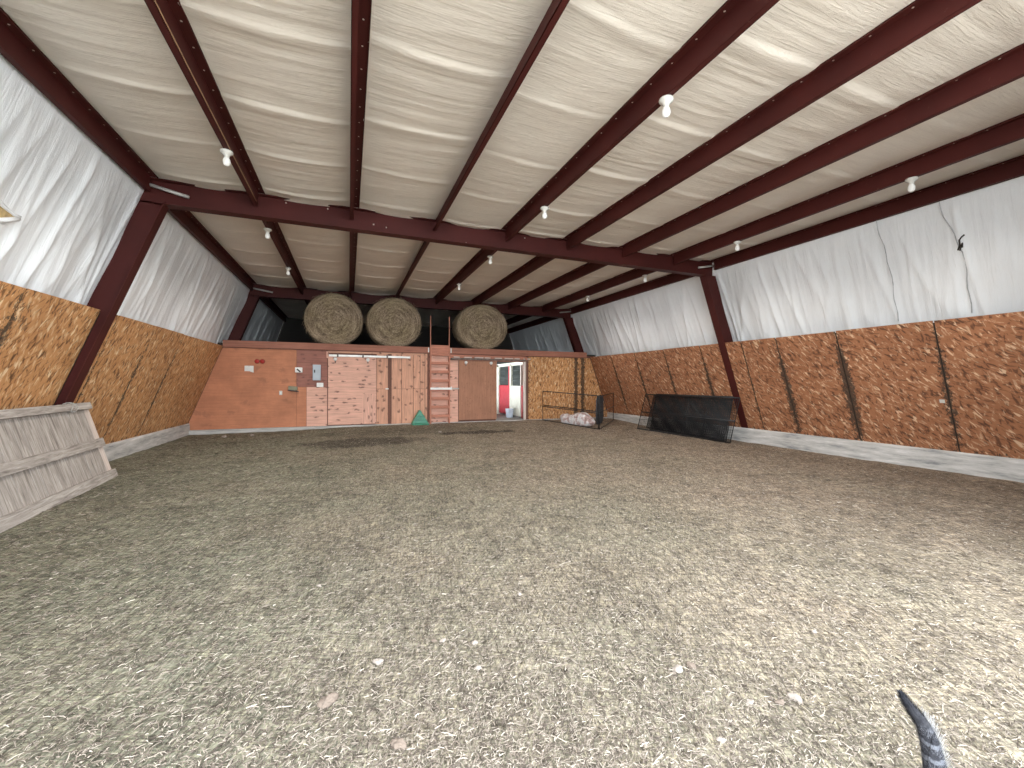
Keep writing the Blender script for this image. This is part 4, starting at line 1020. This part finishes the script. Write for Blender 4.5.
# ------------------------------------------------------------------ cat, only its raised tail reaches into the photo
def cat():
    base = Vector((1.385, 0.575, 0)); fz = float(floor_z(1.45, 0.4)); H = Vector((0.46, -0.89, 0)).normalized(); S = Vector((-H.y, H.x, 0))
    def pt(f, s, z): return base + H * f + S * s + Vector((0, 0, z + fz))
    V, E, Rr = [], [], []
    def add(p, r, par=None):
        V.append(tuple(p)); Rr.append(r); 
        if par is not None: E.append((par, len(V) - 1))
        return len(V) - 1
    hip = add(pt(0.03, 0, 0.245), (0.062, 0.070)); mid = add(pt(0.15, 0, 0.235), (0.066, 0.076), hip); rib = add(pt(0.27, 0, 0.235), (0.064, 0.078), mid)
    sho = add(pt(0.35, 0, 0.255), (0.050, 0.062), rib); nk = add(pt(0.405, 0, 0.295), (0.040, 0.042), sho); hd = add(pt(0.455, 0, 0.325), (0.048, 0.046), nk)
    mz = add(pt(0.505, 0, 0.312), (0.026, 0.022), hd); add(pt(0.522, 0, 0.309), (0.014, 0.013), mz)
    for s in (-1, 1):
        k = add(pt(0.06, s * 0.050, 0.16), (0.038, 0.045), hip); h = add(pt(-0.02, s * 0.052, 0.085), (0.019, 0.020), k); a = add(pt(0.005, s * 0.052, 0.020), (0.014, 0.014), h); add(pt(0.045, s * 0.052, 0.012), (0.015, 0.011), a)
        e = add(pt(0.325, s * 0.046, 0.155), (0.026, 0.030), sho); w_ = add(pt(0.345, s * 0.046, 0.07), (0.017, 0.017), e); f = add(pt(0.345, s * 0.046, 0.018), (0.014, 0.014), w_); add(pt(0.372, s * 0.046, 0.012), (0.015, 0.011), f)
        er = add(pt(0.440, s * 0.032, 0.365), (0.018, 0.010), hd); add(pt(0.438, s * 0.040, 0.398), (0.006, 0.004), er)
    tailp = [((-0.01, 0, 0.262), 0.026), ]
    t0 = add(pt(-0.02, 0, 0.268), (0.024, 0.024), hip)
    path = [Vector(p) for p in ((1.371, 0.568, 0.167), (1.382, 0.574, 0.200), (1.390, 0.582, 0.229), (1.3946, 0.5915, 0.258), (1.3945, 0.6035, 0.287), (1.3834, 0.619, 0.311), (1.376, 0.6325, 0.3325), (1.3742, 0.6424, 0.349))]
    rad = [0.0245, 0.0250, 0.0235, 0.0205, 0.0165, 0.0125, 0.0075, 0.0030]; last = t0
    for p, r in zip(path, rad): last = add(p, (r, r), last)
    me = bpy.data.meshes.new('cat'); me.from_pydata(V, E, []); ob = bpy.data.objects.new('cat', me); COL.objects.link(ob)
    sk = ob.modifiers.new('skin', 'SKIN'); sk.use_smooth_shade = True
    for sv, r in zip(me.skin_vertices[0].data, Rr): sv.radius = r
    me.skin_vertices[0].data[0].use_root = True
    ss = ob.modifiers.new('sub', 'SUBSURF'); ss.levels = 2; ss.render_levels = 2
    dg = bpy.context.evaluated_depsgraph_get(); m2 = bpy.data.meshes.new_from_object(ob.evaluated_get(dg)); ob.modifiers.clear(); ob.data = m2
    m, nt, b = newmat('grey tabby fur'); T = NT(nt)
    tc = T.n('ShaderNodeTexCoord'); sp = T.n('ShaderNodeSeparateXYZ'); T.l(tc.outputs['Object'], sp.inputs[0])
    nz = T.noise(tc.outputs['Object'], 30, 4)
    wv = T.math('SINE', T.math('ADD', T.math('MULTIPLY', sp.outputs[2], 190.0), T.math('MULTIPLY', nz, 7.0)))
    tip = T.ramp(sp.outputs[2], [(0.278, (0, 0, 0)), (0.292, (1, 1, 1))])
    c = T.ramp(wv, [(0.40, (0.012, 0.012, 0.017)), (0.72, (0.105, 0.108, 0.125))]).outputs[0]
    c = T.mix(tip.outputs[0], c, (0.030, 0.029, 0.034))
    T.l(c, b.inputs['Base Color']); b.inputs['Roughness'].default_value = 0.85
    m2.materials.clear(); m2.materials.append(m)
    tag(ob, 'grey and black tabby cat whose raised furry tail shows at the bottom right', 'cat')
    # fur: fine hairs, rim light painted as pale hairs on the camera-right side
    allp = [Vector((1.362, 0.560, 0.150))] + path; ar = [0.022] + rad; hv = MB(); tones = []
    for i in range(5200):
        f = random.random() * (len(allp) - 1.05); k = int(f); q = f - k; p = allp[k].lerp(allp[k + 1], q); r = ar[k] * (1 - q) + ar[k + 1] * q
        d = (allp[k + 1] - allp[k]).normalized(); ang = random.uniform(0, 6.283); a_ = d.orthogonal().normalized(); c_ = d.cross(a_)
        nrm = a_ * math.cos(ang) + c_ * math.sin(ang); root = p + nrm * r * 0.8
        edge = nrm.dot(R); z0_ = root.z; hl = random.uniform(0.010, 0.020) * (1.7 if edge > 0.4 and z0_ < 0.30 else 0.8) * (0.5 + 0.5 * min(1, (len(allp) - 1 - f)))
        side = nrm.cross(d) * 0.0006; tipp = root + (nrm * 0.62 + d * 0.78).normalized() * hl
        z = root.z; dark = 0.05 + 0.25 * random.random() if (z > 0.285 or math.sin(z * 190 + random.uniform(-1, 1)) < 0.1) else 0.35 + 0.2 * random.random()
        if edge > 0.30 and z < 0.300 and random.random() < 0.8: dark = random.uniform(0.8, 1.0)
        bidx = len(hv.v); hv.v += [tuple(root - side), tuple(root + side), tuple(tipp)]; hv.face((bidx, bidx + 1, bidx + 2), [(0, 0), (1, 0), (0, 1)]); tones += [dark] * 3
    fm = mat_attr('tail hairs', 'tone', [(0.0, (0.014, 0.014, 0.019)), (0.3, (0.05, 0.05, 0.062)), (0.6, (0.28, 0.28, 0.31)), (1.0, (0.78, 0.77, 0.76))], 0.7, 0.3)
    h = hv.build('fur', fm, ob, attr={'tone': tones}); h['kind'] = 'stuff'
    ev = MB()
    for s in (-1, 1): ev.lathe([(0.0, -0.008), (0.007, -0.004), (0.008, 0.0), (0.007, 0.004), (0, 0.008)], tuple(pt(0.492, s * 0.020, 0.334)), 12)
    ev.build('eyes', M['olive'], ob); 
    nb = MB(); nb.lathe([(0.0, -0.005), (0.006, -0.002), (0.006, 0.002), (0, 0.005)], tuple(pt(0.536, 0, 0.313)), 10); nb.build('nose', M['rubber'], ob)
cat()
